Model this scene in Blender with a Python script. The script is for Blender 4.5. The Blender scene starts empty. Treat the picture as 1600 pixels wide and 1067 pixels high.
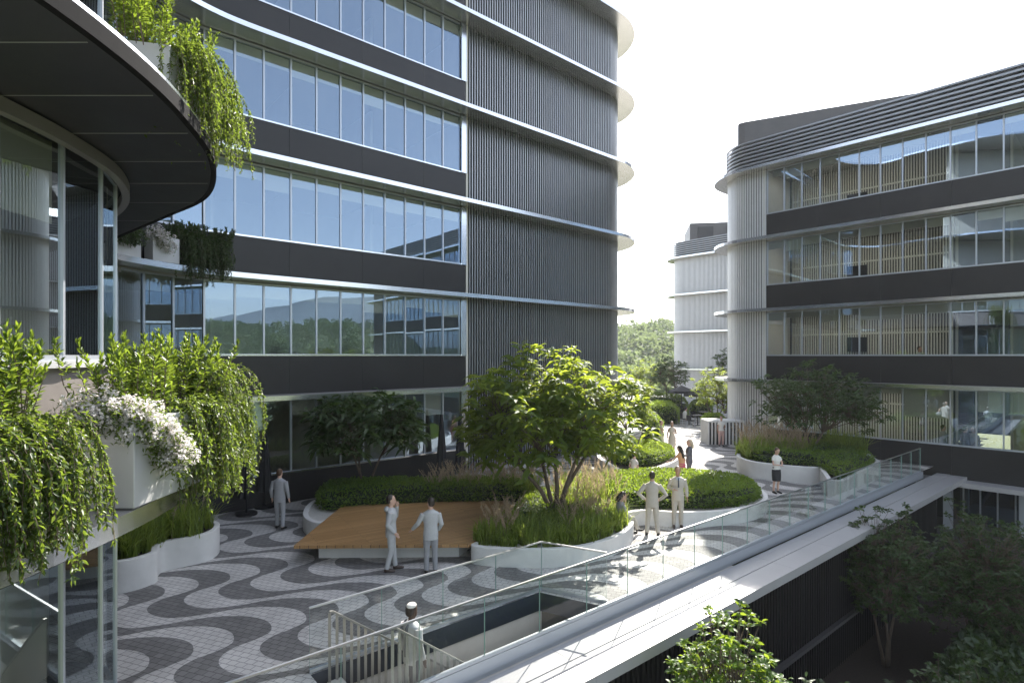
import bpy, bmesh, math, random
import numpy as np
from mathutils import Vector
random.seed(7); RNG = np.random.default_rng(11)
SC = bpy.context.scene; COL = SC.collection
R = math.radians
# ------------------------------------------------------------------ camera, sky, sun, exposure
CAMH = 5.1; F = 880.0; HZ = 556.0
cam = bpy.data.cameras.new('camera'); camo = bpy.data.objects.new('camera', cam); COL.objects.link(camo)
camo.location = (0, 0, CAMH); camo.rotation_euler = (R(90), 0, 0)
cam.lens = 36 * F / 1600; cam.sensor_width = 36; cam.shift_y = 22.5 / 1600
cam.clip_start = 0.05; cam.clip_end = 9000
SC.camera = camo
SUN_AZ, SUN_EL = 22.5, 40.0           # azimuth clockwise from +Y
W = bpy.data.worlds.new('World'); SC.world = W; W.use_nodes = True
nt = W.node_tree; bgn = nt.nodes['Background']
sky = nt.nodes.new('ShaderNodeTexSky'); sky.sky_type = 'NISHITA'; sky.sun_disc = False
sky.sun_elevation = R(SUN_EL); sky.sun_rotation = R(SUN_AZ); sky.altitude = 100
sky.air_density = 1.0; sky.dust_density = 1.2; sky.ozone_density = 1.0
hs = nt.nodes.new('ShaderNodeHueSaturation'); hs.inputs['Saturation'].default_value = .52
nt.links.new(sky.outputs['Color'], hs.inputs['Color']); nt.links.new(hs.outputs['Color'], bgn.inputs['Color']); bgn.inputs['Strength'].default_value = 0.15
sl = bpy.data.lights.new('sun', 'SUN'); sl.energy = 4.2; sl.angle = R(0.55); sl.color = (1.0, 0.94, 0.85)
so = bpy.data.objects.new('sun', sl); COL.objects.link(so)
so.rotation_euler = (R(90 - SUN_EL), 0, R(180 - SUN_AZ)); so.location = (10, 30, 40)
SC.view_settings.view_transform = 'Standard'; SC.view_settings.look = 'None'
SC.view_settings.exposure = 1.72; SC.view_settings.gamma = 1.0
SC.cycles.use_denoising = True
SC.cycles.max_bounces = 10; SC.cycles.transparent_max_bounces = 24
SC.cycles.diffuse_bounces = 4; SC.cycles.glossy_bounces = 4; SC.cycles.transmission_bounces = 4
SC.cycles.sample_clamp_indirect = 6.0; SC.cycles.caustics_reflective = False; SC.cycles.caustics_refractive = False

# ------------------------------------------------------------------ small helpers
def P(px, py, z=0.0):
    """plan point seen at a pixel of the photograph, for a thing whose height z is known"""
    D = F * (CAMH - z) / (py - HZ)
    return np.array([(px - 800) / F * D, D])
def PD(px, D): return np.array([(px - 800) / F * D, D])
def ZD(py, D): return CAMH - (py - HZ) / F * D

def link(o, parent=None):
    COL.objects.link(o)
    if parent is not None:
        o.parent = parent
        if parent.type == 'EMPTY': o.location = -parent.location
    return o
def thing(name, label, cat, loc=(0, 0, 0), group=None, kind=None):
    o = bpy.data.objects.new(name, None); o.location = loc; o.empty_display_size = .2
    COL.objects.link(o); o['label'] = label; o['category'] = cat
    if group: o['group'] = group
    if kind: o['kind'] = kind
    return o
def tag(o, label=None, cat=None, group=None, kind=None):
    if label: o['label'] = label
    if cat: o['category'] = cat
    if group: o['group'] = group
    if kind: o['kind'] = kind
    return o

class MB:
    def __init__(s): s.v = []; s.f = []; s.m = []
    def add(s, verts, faces, mi=0):
        b = len(s.v); s.v.extend([tuple(map(float, p)) for p in verts])
        for f in faces: s.f.append(tuple(b + i for i in f)); s.m.append(mi)
    def box(s, c, size, ax=(1, 0), mi=0):
        """c centre; size (along ax, across, up)"""
        ax = np.array(ax, float); ax /= np.linalg.norm(ax); ay = np.array([-ax[1], ax[0]])
        hx, hy, hz = size[0] / 2, size[1] / 2, size[2] / 2; vs = []
        for z in (-hz, hz):
            for (a, b) in ((-hx, -hy), (hx, -hy), (hx, hy), (-hx, hy)):
                p = ax * a + ay * b; vs.append((c[0] + p[0], c[1] + p[1], c[2] + z))
        s.add(vs, [(3, 2, 1, 0), (4, 5, 6, 7), (0, 1, 5, 4), (1, 2, 6, 5), (2, 3, 7, 6), (3, 0, 4, 7)], mi)
    def bar(s, a, b, w, h, mi=0):
        """square bar between two 3d points, w across in plan, h up"""
        a = np.array(a, float); b = np.array(b, float); d = b - a; L = np.linalg.norm(d); d = d / L
        up = np.array([0, 0, 1.]) if abs(d[2]) < .95 else np.array([0, 1., 0])
        x = np.cross(d, up); x /= np.linalg.norm(x); y = np.cross(x, d)
        vs = []
        for p in (a, b):
            for (i, j) in ((-1, -1), (1, -1), (1, 1), (-1, 1)): vs.append(p + x * i * w / 2 + y * j * h / 2)
        s.add(vs, [(3, 2, 1, 0), (4, 5, 6, 7), (0, 1, 5, 4), (1, 2, 6, 5), (2, 3, 7, 6), (3, 0, 4, 7)], mi)
    def tube(s, pts, rad, n=8, mi=0, cap=True):
        pts = [np.array(p, float) for p in pts]; m = len(pts)
        if np.isscalar(rad): rad = [rad] * m
        vs = []; prev = None
        for i, p in enumerate(pts):
            d = pts[min(i + 1, m - 1)] - pts[max(i - 1, 0)]; d = d / (np.linalg.norm(d) + 1e-9)
            if prev is None:
                t = np.array([0, 0, 1.]) if abs(d[2]) < .9 else np.array([0, 1., 0])
                x = np.cross(d, t)
            else: x = prev - d * np.dot(prev, d)
            x /= np.linalg.norm(x) + 1e-9; prev = x; y = np.cross(d, x)
            for k in range(n):
                a = 2 * math.pi * k / n; vs.append(p + (x * math.cos(a) + y * math.sin(a)) * rad[i])
        fs = []
        for i in range(m - 1):
            for k in range(n):
                k2 = (k + 1) % n; fs.append((i * n + k, i * n + k2, (i + 1) * n + k2, (i + 1) * n + k))
        if cap: fs.append(tuple(range(n - 1, -1, -1))); fs.append(tuple((m - 1) * n + k for k in range(n)))
        s.add(vs, fs, mi)
    def rings(s, rr, n=16, mi=0, T=None):
        """stacked ellipses (z, rx, ry, cy[, cx])"""
        vs = []
        for r in rr:
            cx = r[4] if len(r) > 4 else 0
            for k in range(n):
                a = 2 * math.pi * k / n; p = np.array([cx + r[1] * math.cos(a), r[3] + r[2] * math.sin(a), r[0]])
                vs.append(T(p) if T else p)
        m = len(rr); fs = []
        for i in range(m - 1):
            for k in range(n):
                k2 = (k + 1) % n; fs.append((i * n + k, i * n + k2, (i + 1) * n + k2, (i + 1) * n + k))
        fs.append(tuple(range(n - 1, -1, -1))); fs.append(tuple((m - 1) * n + k for k in range(n)))
        s.add(vs, fs, mi)
    def ell(s, c, r, n=12, mi=0, T=None):
        m = n // 2 + 1
        rr = []
        for i in range(m + 1):
            t = -math.pi / 2 + math.pi * i / m
            rr.append((c[2] + r[2] * math.sin(t), max(r[0] * math.cos(t), .0006), max(r[1] * math.cos(t), .0006), c[1], c[0]))
        s.rings(rr, n, mi, T)
    def wall(s, path, z0, z1, mi=0):
        """single sheet along a plan path"""
        vs = []; n = len(path)
        for p in path: vs += [(p[0], p[1], z0), (p[0], p[1], z1)]
        s.add(vs, [(2 * i, 2 * i + 2, 2 * i + 3, 2 * i + 1) for i in range(n - 1)], mi)
    def sweep(s, path, z0, z1, d0, d1, mi=0, closed=False):
        """rectangular section (offset d0..d1 to the left of path, z0..z1) along a plan path"""
        a = offset(path, d0, closed); b = offset(path, d1, closed); n = len(path); vs = []
        for i in range(n):
            vs += [(a[i][0], a[i][1], z0), (b[i][0], b[i][1], z0), (b[i][0], b[i][1], z1), (a[i][0], a[i][1], z1)]
        fs = []
        for i in range(n if closed else n - 1):
            j = (i + 1) % n
            for k in range(4): fs.append((4 * i + k, 4 * j + k, 4 * j + (k + 1) % 4, 4 * i + (k + 1) % 4))
        if not closed: fs += [(3, 2, 1, 0), tuple(4 * (n - 1) + k for k in range(4))]
        s.add(vs, fs, mi)
    def poly(s, loop, z0, z1=None, mi=0, mtop=None, mbot=None):
        """flat polygon, or a prism when z1 is given"""
        n = len(loop)
        if z1 is None: s.add([(p[0], p[1], z0) for p in loop], [tuple(range(n))], mi); return
        s.add([(p[0], p[1], z0) for p in loop] + [(p[0], p[1], z1) for p in loop],
              [(i, (i + 1) % n, n + (i + 1) % n, n + i) for i in range(n)], mi)
        s.add([(p[0], p[1], z0) for p in loop], [tuple(range(n - 1, -1, -1))], mi if mbot is None else mbot)
        s.add([(p[0], p[1], z1) for p in loop], [tuple(range(n))], mi if mtop is None else mtop)
    def mesh(s, name, mats, smooth=False, fixn=True):
        me = bpy.data.meshes.new(name); me.from_pydata(s.v, [], s.f)
        for m in (mats if isinstance(mats, (list, tuple)) else [mats]): me.materials.append(m)
        if len(me.materials) > 1: me.polygons.foreach_set('material_index', s.m)
        if fixn:
            bm = bmesh.new(); bm.from_mesh(me)
            bmesh.ops.triangulate(bm, faces=[f for f in bm.faces if len(f.verts) > 12])
            bmesh.ops.recalc_face_normals(bm, faces=bm.faces); bm.to_mesh(me); bm.free()
        if smooth:
            me.polygons.foreach_set('use_smooth', [True] * len(me.polygons))
            if smooth != 'all': me.set_sharp_from_angle(angle=R(35))
        me.update(); return me
    def build(s, name, mats, parent=None, smooth=False, fixn=True):
        return link(bpy.data.objects.new(name, s.mesh(name, mats, smooth, fixn)), parent)

def cat_rom(pts, n=8, closed=False):
    pts = [np.array(p, float) for p in pts]; out = []; m = len(pts)
    rng = range(m) if closed else range(m - 1)
    for i in rng:
        p1 = pts[i]; p2 = pts[(i + 1) % m]
        p0 = pts[(i - 1) % m] if (closed or i > 0) else 2 * p1 - p2
        p3 = pts[(i + 2) % m] if (closed or i + 2 < m) else 2 * p2 - p1
        for k in range(n):
            t = k / n
            out.append(.5 * ((2 * p1) + (-p0 + p2) * t + (2 * p0 - 5 * p1 + 4 * p2 - p3) * t * t + (-p0 + 3 * p1 - 3 * p2 + p3) * t ** 3))
    if not closed: out.append(pts[-1])
    return out
def offset(path, d, closed=False):
    path = [np.array(p, float)[:2] for p in path]; n = len(path); out = []
    for i in range(n):
        a = path[i - 1] if (closed or i > 0) else path[i]; b = path[(i + 1) % n] if (closed or i < n - 1) else path[i]
        t1 = path[i] - a; t2 = b - path[i]
        l1 = np.linalg.norm(t1); l2 = np.linalg.norm(t2)
        t1 = t1 / l1 if l1 > 1e-9 else t2 / (l2 + 1e-12); t2 = t2 / l2 if l2 > 1e-9 else t1
        t = t1 + t2; t /= np.linalg.norm(t) + 1e-12; nn = np.array([-t[1], t[0]])
        c = max(.4, np.dot(nn, np.array([-t1[1], t1[0]])))
        out.append(path[i] + nn * d / c)
    return out
def resample(path, step, off=0.0):
    path = np.array([np.array(p)[:2] for p in path]); seg = np.linalg.norm(np.diff(path, axis=0), axis=1)
    s = np.concatenate([[0], np.cumsum(seg)]); q = np.arange(off, s[-1] + 1e-6, step)
    x = np.interp(q, s, path[:, 0]); y = np.interp(q, s, path[:, 1])
    k = np.clip(np.searchsorted(s, q, side='right') - 1, 0, len(seg) - 1)
    t = (path[k + 1] - path[k]) / (seg[k][:, None] + 1e-9)
    return np.stack([x, y], 1), t
def arc(c, r, a0, a1, n=16):
    return [np.array([c[0] + r * math.cos(R(a0 + (a1 - a0) * i / n)), c[1] + r * math.sin(R(a0 + (a1 - a0) * i / n))]) for i in range(n + 1)]
def inside(pt, loop):
    loop = np.asarray(loop); x, y = pt[:, 0], pt[:, 1]; r = np.zeros(len(pt), bool); n = len(loop)
    for i in range(n):
        x1, y1 = loop[i]; x2, y2 = loop[(i + 1) % n]
        c = ((y1 > y) != (y2 > y)) & (x < (x2 - x1) * (y - y1) / (y2 - y1 + 1e-12) + x1); r ^= c
    return r
def edge_dist(pt, loop):
    loop = np.asarray(loop); d = np.full(len(pt), 1e9); n = len(loop)
    for i in range(n):
        a = loop[i]; b = loop[(i + 1) % n]; ab = b - a
        t = np.clip(((pt - a) @ ab) / (ab @ ab + 1e-12), 0, 1)
        d = np.minimum(d, np.linalg.norm(pt - (a + t[:, None] * ab), axis=1))
    return d
def scatter_in(loop, n, rng=RNG):
    loop = np.asarray(loop); lo = loop.min(0); hi = loop.max(0); out = np.zeros((0, 2))
    while len(out) < n:
        q = lo + (hi - lo) * rng.random((n * 2, 2)); out = np.concatenate([out, q[inside(q, loop)]])
    return out[:n]

# ------------------------------------------------------------------ materials
def mat(name, col, rough=.5, metal=0.0, var=0.0, scale=6.0, bump=0.0, spec=.5, col2=None, stretch=None):
    m = bpy.data.materials.new(name); m.use_nodes = True; t = m.node_tree; b = t.nodes['Principled BSDF']
    b.inputs['Base Color'].default_value = (*col, 1); b.inputs['Roughness'].default_value = rough
    b.inputs['Metallic'].default_value = metal; b.inputs['Specular IOR Level'].default_value = spec
    if var or col2 or bump:
        tc = t.nodes.new('ShaderNodeTexCoord'); mp = t.nodes.new('ShaderNodeMapping'); t.links.new(tc.outputs['Object'], mp.inputs['Vector'])
        if stretch: mp.inputs['Scale'].default_value = stretch
        nz = t.nodes.new('ShaderNodeTexNoise'); nz.inputs['Scale'].default_value = scale; nz.inputs['Detail'].default_value = 6
        nz.inputs['Roughness'].default_value = .65
        t.links.new(mp.outputs['Vector'], nz.inputs['Vector'])
        c2 = col2 if col2 else tuple(max(0, c * (1 - var)) for c in col)
        c1 = col if col2 else tuple(c * (1 + var) for c in col)
        rp = t.nodes.new('ShaderNodeValToRGB'); rp.color_ramp.elements[0].position = .3; rp.color_ramp.elements[1].position = .7
        rp.color_ramp.elements[0].color = (*c2, 1); rp.color_ramp.elements[1].color = (*c1, 1)
        t.links.new(nz.outputs['Fac'], rp.inputs['Fac']); t.links.new(rp.outputs['Color'], b.inputs['Base Color'])
        mr = t.nodes.new('ShaderNodeMapRange'); mr.inputs['To Min'].default_value = rough * .85; mr.inputs['To Max'].default_value = min(1, rough * 1.2)
        t.links.new(nz.outputs['Fac'], mr.inputs['Value']); t.links.new(mr.outputs['Result'], b.inputs['Roughness'])
        if bump:
            n2 = t.nodes.new('ShaderNodeTexNoise'); n2.inputs['Scale'].default_value = scale * 8; n2.inputs['Detail'].default_value = 4
            t.links.new(mp.outputs['Vector'], n2.inputs['Vector'])
            bp = t.nodes.new('ShaderNodeBump'); bp.inputs['Strength'].default_value = bump; bp.inputs['Distance'].default_value = .01
            t.links.new(n2.outputs['Fac'], bp.inputs['Height']); t.links.new(bp.outputs['Normal'], b.inputs['Normal'])
    return m
def glass_mat(name, ior, base, tint, refl=(1, 1, 1), top=.95):
    """architectural glass: clear pane, mirror reflection that grows towards grazing view"""
    m = bpy.data.materials.new(name); m.use_nodes = True; t = m.node_tree; t.nodes.clear()
    out = t.nodes.new('ShaderNodeOutputMaterial'); mx = t.nodes.new('ShaderNodeMixShader')
    tr = t.nodes.new('ShaderNodeBsdfTransparent'); tr.inputs['Color'].default_value = (*tint, 1)
    gl = t.nodes.new('ShaderNodeBsdfGlossy'); gl.inputs['Roughness'].default_value = 0.0; gl.inputs['Color'].default_value = (*refl, 1)
    fr = t.nodes.new('ShaderNodeLayerWeight'); fr.inputs['Blend'].default_value = ior
    mr = t.nodes.new('ShaderNodeMapRange'); mr.inputs['To Min'].default_value = base; mr.inputs['To Max'].default_value = top
    t.links.new(fr.outputs['Fresnel'], mr.inputs['Value']); t.links.new(mr.outputs['Result'], mx.inputs['Fac'])
    t.links.new(tr.outputs[0], mx.inputs[1]); t.links.new(gl.outputs[0], mx.inputs[2]); t.links.new(mx.outputs[0], out.inputs[0])
    return m
def leaf_mat(name, c1, c2, trans, tfac=.45, rough=.45):
    m = bpy.data.materials.new(name); m.use_nodes = True; t = m.node_tree; b = t.nodes['Principled BSDF']; out = t.nodes['Material Output']
    at = t.nodes.new('ShaderNodeAttribute'); at.attribute_name = 'tint'
    def mixc(a, bb):
        n = t.nodes.new('ShaderNodeMix'); n.data_type = 'RGBA'; n.inputs['A'].default_value = (*a, 1); n.inputs['B'].default_value = (*bb, 1)
        t.links.new(at.outputs['Fac'], n.inputs['Factor']); return n.outputs['Result']
    t.links.new(mixc(c1, c2), b.inputs['Base Color']); b.inputs['Roughness'].default_value = rough
    tl = t.nodes.new('ShaderNodeBsdfTranslucent'); t.links.new(mixc(tuple(x * .75 for x in trans), tuple(x * 1.2 for x in trans)), tl.inputs['Color'])
    mx = t.nodes.new('ShaderNodeMixShader'); mx.inputs['Fac'].default_value = tfac
    t.links.new(b.outputs[0], mx.inputs[1]); t.links.new(tl.outputs[0], mx.inputs[2]); t.links.new(mx.outputs[0], out.inputs[0])
    return m
def brick_mat(name, c1, c2, mortar, rot, bw=.17, rh=.13, ms=.008, rough=.75):
    m = bpy.data.materials.new(name); m.use_nodes = True; t = m.node_tree; b = t.nodes['Principled BSDF']
    tc = t.nodes.new('ShaderNodeTexCoord'); mp = t.nodes.new('ShaderNodeMapping'); mp.inputs['Rotation'].default_value = (0, 0, rot)
    t.links.new(tc.outputs['Object'], mp.inputs['Vector'])
    br = t.nodes.new('ShaderNodeTexBrick'); br.inputs['Scale'].default_value = 1.0
    br.inputs['Brick Width'].default_value = bw; br.inputs['Row Height'].default_value = rh; br.inputs['Mortar Size'].default_value = ms
    br.inputs['Mortar Smooth'].default_value = .3; br.inputs['Bias'].default_value = 0
    br.inputs['Color1'].default_value = (*c1, 1); br.inputs['Color2'].default_value = (*c2, 1); br.inputs['Mortar'].default_value = (*mortar, 1)
    t.links.new(mp.outputs['Vector'], br.inputs['Vector'])
    nz = t.nodes.new('ShaderNodeTexNoise'); nz.inputs['Scale'].default_value = .9; nz.inputs['Detail'].default_value = 8; nz.inputs['Roughness'].default_value = .7
    t.links.new(tc.outputs['Object'], nz.inputs['Vector'])
    mr = t.nodes.new('ShaderNodeMapRange'); mr.inputs['From Min'].default_value = .3; mr.inputs['From Max'].default_value = .7
    mr.inputs['To Min'].default_value = .76; mr.inputs['To Max'].default_value = 1.12
    t.links.new(nz.outputs['Fac'], mr.inputs['Value'])
    mu = t.nodes.new('ShaderNodeMix'); mu.data_type = 'RGBA'; mu.blend_type = 'MULTIPLY'; mu.inputs['Factor'].default_value = 1
    t.links.new(br.outputs['Color'], mu.inputs['A']); t.links.new(mr.outputs['Result'], mu.inputs['B'])
    t.links.new(mu.outputs['Result'], b.inputs['Base Color']); b.inputs['Roughness'].default_value = rough
    bp = t.nodes.new('ShaderNodeBump'); bp.inputs['Strength'].default_value = .5; bp.inputs['Distance'].default_value = .006; bp.invert = True
    t.links.new(br.outputs['Fac'], bp.inputs['Height']); t.links.new(bp.outputs['Normal'], b.inputs['Normal'])
    return m
def wood_mat(name, rot):
    m = bpy.data.materials.new(name); m.use_nodes = True; t = m.node_tree; b = t.nodes['Principled BSDF']
    tc = t.nodes.new('ShaderNodeTexCoord'); mp = t.nodes.new('ShaderNodeMapping'); mp.inputs['Rotation'].default_value = (0, 0, rot)
    t.links.new(tc.outputs['Object'], mp.inputs['Vector'])
    br = t.nodes.new('ShaderNodeTexBrick'); br.inputs['Scale'].default_value = 1
    br.inputs['Brick Width'].default_value = 2.2; br.inputs['Row Height'].default_value = .11; br.inputs['Mortar Size'].default_value = .004
    br.inputs['Color1'].default_value = (.30, .165, .06, 1); br.inputs['Color2'].default_value = (.40, .23, .095, 1); br.inputs['Mortar'].default_value = (.05, .03, .015, 1)
    t.links.new(mp.outputs['Vector'], br.inputs['Vector'])
    m2 = t.nodes.new('ShaderNodeMapping'); m2.inputs['Scale'].default_value = (1.5, 22, 1); t.links.new(mp.outputs['Vector'], m2.inputs['Vector'])
    nz = t.nodes.new('ShaderNodeTexNoise'); nz.inputs['Scale'].default_value = 2; nz.inputs['Detail'].default_value = 6; t.links.new(m2.outputs['Vector'], nz.inputs['Vector'])
    mr = t.nodes.new('ShaderNodeMapRange'); mr.inputs['To Min'].default_value = .6; mr.inputs['To Max'].default_value = 1.35; t.links.new(nz.outputs['Fac'], mr.inputs['Value'])
    mu = t.nodes.new('ShaderNodeMix'); mu.data_type = 'RGBA'; mu.blend_type = 'MULTIPLY'; mu.inputs['Factor'].default_value = 1
    t.links.new(br.outputs['Color'], mu.inputs['A']); t.links.new(mr.outputs['Result'], mu.inputs['B'])
    t.links.new(mu.outputs['Result'], b.inputs['Base Color']); b.inputs['Roughness'].default_value = .5
    bp = t.nodes.new('ShaderNodeBump'); bp.inputs['Strength'].default_value = .4; bp.inputs['Distance'].default_value = .005; bp.invert = True
    t.links.new(br.outputs['Fac'], bp.inputs['Height']); t.links.new(bp.outputs['Normal'], b.inputs['Normal'])
    return m

M = {}
M['alu'] = mat('brushed aluminium', (.70, .72, .76), .2, 1.0, .04, 3)
M['fin'] = mat('anodised fins', (.55, .56, .58), .33, .75, .06, 2)
M['fin_pale'] = mat('pale fins', (.66, .66, .67), .45, .35, .05, 2)
M['louvre'] = mat('louvre metal', (.30, .31, .33), .4, .6, .05, 2)
M['lamp'] = bpy.data.materials.new('ceiling lamp'); M['lamp'].use_nodes = True
M['lamp'].node_tree.nodes['Principled BSDF'].inputs['Emission Color'].default_value = (1, .98, .93, 1); M['lamp'].node_tree.nodes['Principled BSDF'].inputs['Emission Strength'].default_value = 3.4
M['fin_back'] = mat('dark fin backing', (.015, .015, .016), .6)
M['dark'] = mat('dark cladding', (.017, .016, .017), .42, .2, .22, .8)
M['soffit'] = mat('metal soffit', (.70, .69, .66), .24, .85, .04, 2)
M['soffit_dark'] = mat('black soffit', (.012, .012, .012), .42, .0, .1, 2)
M['lip'] = mat('matt black drip edge', (.012, .012, .013), .95, 0, spec=.1)
M['seam'] = mat('pale joint', (.35, .35, .34), .5)
M['frame'] = mat('window frame', (.50, .53, .58), .35, .6)
M['headrail'] = mat('bronze head rail', (.46, .43, .39), .35, .7)
M['bronze'] = mat('taupe panel', (.26, .235, .22), .42, .35, .06, 2)
M['white'] = mat('white render', (.62, .605, .58), .72, 0, .09, 1.8, .12)
M['white_box'] = mat('white lacquer', (.50, .50, .50), .35, .15, .04, 2)
M['concrete'] = mat('pale concrete', (.46, .45, .43), .7, 0, .08, 2, .1)
M['coping'] = mat('coping metal', (.40, .39, .39), .45, .25, .04, 1.5)
M['gasket'] = mat('dark gasket', (.04, .045, .055), .5)
M['shoe'] = mat('balustrade shoe', (.50, .53, .57), .33, .7)
M['rail'] = mat('steel rail', (.75, .76, .78), .28, .9)
M['picket'] = mat('picket metal', (.30, .295, .275), .4, .6)
M['inner_wall'] = mat('interior wall', (.66, .63, .56), .8, 0, .08, .7)
M['inner_floor'] = mat('interior floor', (.22, .21, .2), .5)
M['blind'] = mat('roller blind', (.74, .70, .58), .85)
M['slat'] = mat('pale slats', (.80, .78, .70), .6)
M['stair'] = mat('stair stone', (.55, .52, .47), .6, 0, .08, 2, .1)
M['navy'] = mat('dark blue trim', (.035, .045, .062), .4, .2)
M['roof'] = mat('roof gravel', (.25, .24, .23), .9, 0, .2, 20)
M['plant_room'] = mat('plant room cladding', (.075, .070, .070), .5, .2, .1, 1)
M['soil'] = mat('soil', (.035, .025, .018), .95, 0, .35, 14, .6)
M['pebble'] = mat('pale gravel', (.5, .48, .44), .9, 0, .35, 60, .8)
M['bark'] = mat('bark', (.115, .085, .06), .9, 0, .35, 9, .7, stretch=(1, 1, .25))
M['wood'] = wood_mat('timber deck', R(-32))
M['pave_l'] = brick_mat('pale setts', (.52, .495, .47), (.59, .565, .535), (.25, .24, .23), R(20))
M['pave_d'] = brick_mat('dark setts', (.165, .158, .152), (.215, .206, .198), (.085, .08, .076), R(20))
M['wglass'] = glass_mat('facade glass', .35, .27, (.82, .86, .82), (.54, .71, .93))
M['nglass'] = glass_mat('wing glass', .3, .26, (.80, .86, .82), (.84, .94, 1))
M['bglass'] = glass_mat('balustrade glass', .10, .02, (.965, .985, .978), top=.55)
M['glass_edge'] = mat('green glass edge', (.30, .44, .40), .2)
M['black_cloth'] = mat('black canvas', (.014, .014, .016), .8)
M['black_metal'] = mat('black metal', (.02, .02, .022), .4, .5)
M['terrain'] = mat('dry grass slope', (.16, .17, .07), .95, 0, .3, .05, 0, col2=(.07, .10, .035))
M['mountain'] = mat('far mountain', (.16, .19, .20), .95, 0, .2, .01)
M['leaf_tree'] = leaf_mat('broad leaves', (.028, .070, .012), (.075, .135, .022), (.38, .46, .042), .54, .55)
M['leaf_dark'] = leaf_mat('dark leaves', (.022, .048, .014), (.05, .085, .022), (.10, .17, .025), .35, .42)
M['leaf_hedge'] = leaf_mat('hedge leaves', (.035, .085, .012), (.075, .15, .02), (.34, .46, .04), .45, .45)
M['leaf_trail'] = leaf_mat('trailing leaves', (.030, .062, .013), (.09, .14, .026), (.24, .33, .035), .45, .42)
M['leaf_shrub'] = leaf_mat('shrub leaves', (.05, .10, .014), (.11, .18, .025), (.28, .38, .035), .48, .40)
M['grass'] = leaf_mat('grass blades', (.05, .10, .016), (.20, .26, .055), (.46, .56, .08), .5, .5)
M['plume'] = leaf_mat('grass plumes', (.36, .26, .17), (.52, .41, .29), (.5, .40, .26), .45, .8)
M['forest'] = leaf_mat('forest leaves', (.05, .085, .035), (.10, .14, .06), (.24, .30, .12), .4, .7)
M['petal'] = leaf_mat('white petals', (.78, .73, .72), (.88, .85, .83), (.85, .80, .78), .45, .6)
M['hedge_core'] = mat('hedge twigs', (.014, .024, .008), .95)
SKIN = [mat('fair skin', (.56, .35, .26), .5), mat('tan skin', (.42, .25, .17), .5), mat('dark skin', (.075, .045, .03), .5)]
def cloth(n, c): return mat(n, c, .85, 0, .06, 12, .1)
C_GREY = cloth('grey suit cloth', (.30, .30, .31)); C_LGREY = cloth('pale grey cloth', (.44, .44, .44)); C_BEIGE = cloth('beige suit cloth', (.46, .42, .36))
C_DGREY = cloth('charcoal cloth', (.12, .12, .13)); C_WHITE = cloth('white cloth', (.70, .68, .63)); C_CREAM = cloth('cream cloth', (.60, .50, .40))
C_GREEN = cloth('sage cloth', (.42, .46, .27)); C_PINK = cloth('pink cloth', (.62, .13, .17)); C_BLACK = cloth('black cloth', (.02, .02, .022)); C_SAND = cloth('sand cloth', (.55, .38, .29))
C_ROSE = cloth('rose cloth', (.60, .40, .36)); C_CREAM2 = cloth('pale cream cloth', (.64, .58, .52)); C_BLUE = cloth('pale blue shirt', (.50, .56, .66)); C_TIE = cloth('slate tie', (.05, .06, .08)); C_ORANGE = cloth('apricot cloth', (.65, .33, .16))
H_DARK = mat('dark hair', (.022, .014, .01), .5); H_BROWN = mat('brown hair', (.075, .04, .022), .5); H_BLOND = mat('blond hair', (.50, .40, .28), .5); H_GREY = mat('grey hair', (.15, .12, .10), .5)
SHOE = mat('brown shoe', (.05, .03, .022), .4); SHOE_B = mat('black shoe', (.012, .012, .012), .4); EYE = mat('eye', (.02, .014, .01), .3); LIP = mat('lips', (.38, .15, .13), .5)

# ------------------------------------------------------------------ plan directions
U = np.array([math.cos(R(41)), math.sin(R(41))]); V = np.array([-U[1], U[0]])          # main facade, and away from it
B = np.array([math.cos(R(39.6)), math.sin(R(39.6))]); BN = np.array([-B[1], B[0]]); L0 = np.array([4.5, 13.64])   # balustrade line
def ST(s, t): return L0 + B * s + BN * t
ZS = [3.62, 7.58, 11.58, 15.58, 19.58, 23.58]; TH = .16
SILL = [1.02] + [z + TH + 1.32 for z in ZS]

# ------------------------------------------------------------------ terrain, far hills
def hash_noise(x, y, seed=0):
    r = np.zeros_like(x, float)
    g = np.random.default_rng(seed)
    for o in range(6):
        a = g.random(4) * 6.28; k = .35 * 1.9 ** o
        r += np.sin(x * k * math.cos(a[0]) + y * k * math.sin(a[0]) + a[1]) * np.sin(x * k * math.cos(a[2]) + y * k * math.sin(a[2]) + a[3]) / 1.7 ** o
    return r
def terrain_z(x, y):
    r = np.hypot(x, y); az = np.degrees(np.arctan2(x, y))
    s = np.clip((r - 85) / 150, 0, 1); s = s * s * (3 - 2 * s)
    h = 19.5 + 2.2 * hash_noise(x / 30, y / 30, 3)
    h = np.where((az > 30) | (az < -10), h * .72, h); h = np.where((az > 88) & (az < 158), h * 1.55, h)
    far = np.clip((r - 420) / 500, 0, 1); far = far * far * (3 - 2 * far)
    back = np.exp(-((az - 112) / 16) ** 2) + .8 * np.exp(-((az - 140) / 8) ** 2)
    return -4.6 + s * h + .35 * np.minimum(s * 3, 1) * hash_noise(x / 6, y / 6, 5) + far * back * 88 * (1 + .25 * hash_noise(x / 120, y / 120, 8))
rs = np.concatenate([[0, 20, 40, 60, 75], np.arange(85, 330, 7), np.geomspace(345, 3500, 26)]); na = 240
an = np.linspace(0, 2 * math.pi, na, endpoint=False)
RR, AA = np.meshgrid(rs[1:], an, indexing='ij'); X = RR * np.sin(AA); Y = RR * np.cos(AA); Z = terrain_z(X, Y)
mb = MB(); mb.v = [(0, 0, -4.6)] + list(map(tuple, np.stack([X, Y, Z], -1).reshape(-1, 3).tolist()))
for k in range(na): mb.f.append((0, 1 + (k + 1) % na, 1 + k)); mb.m.append(0)
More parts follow.
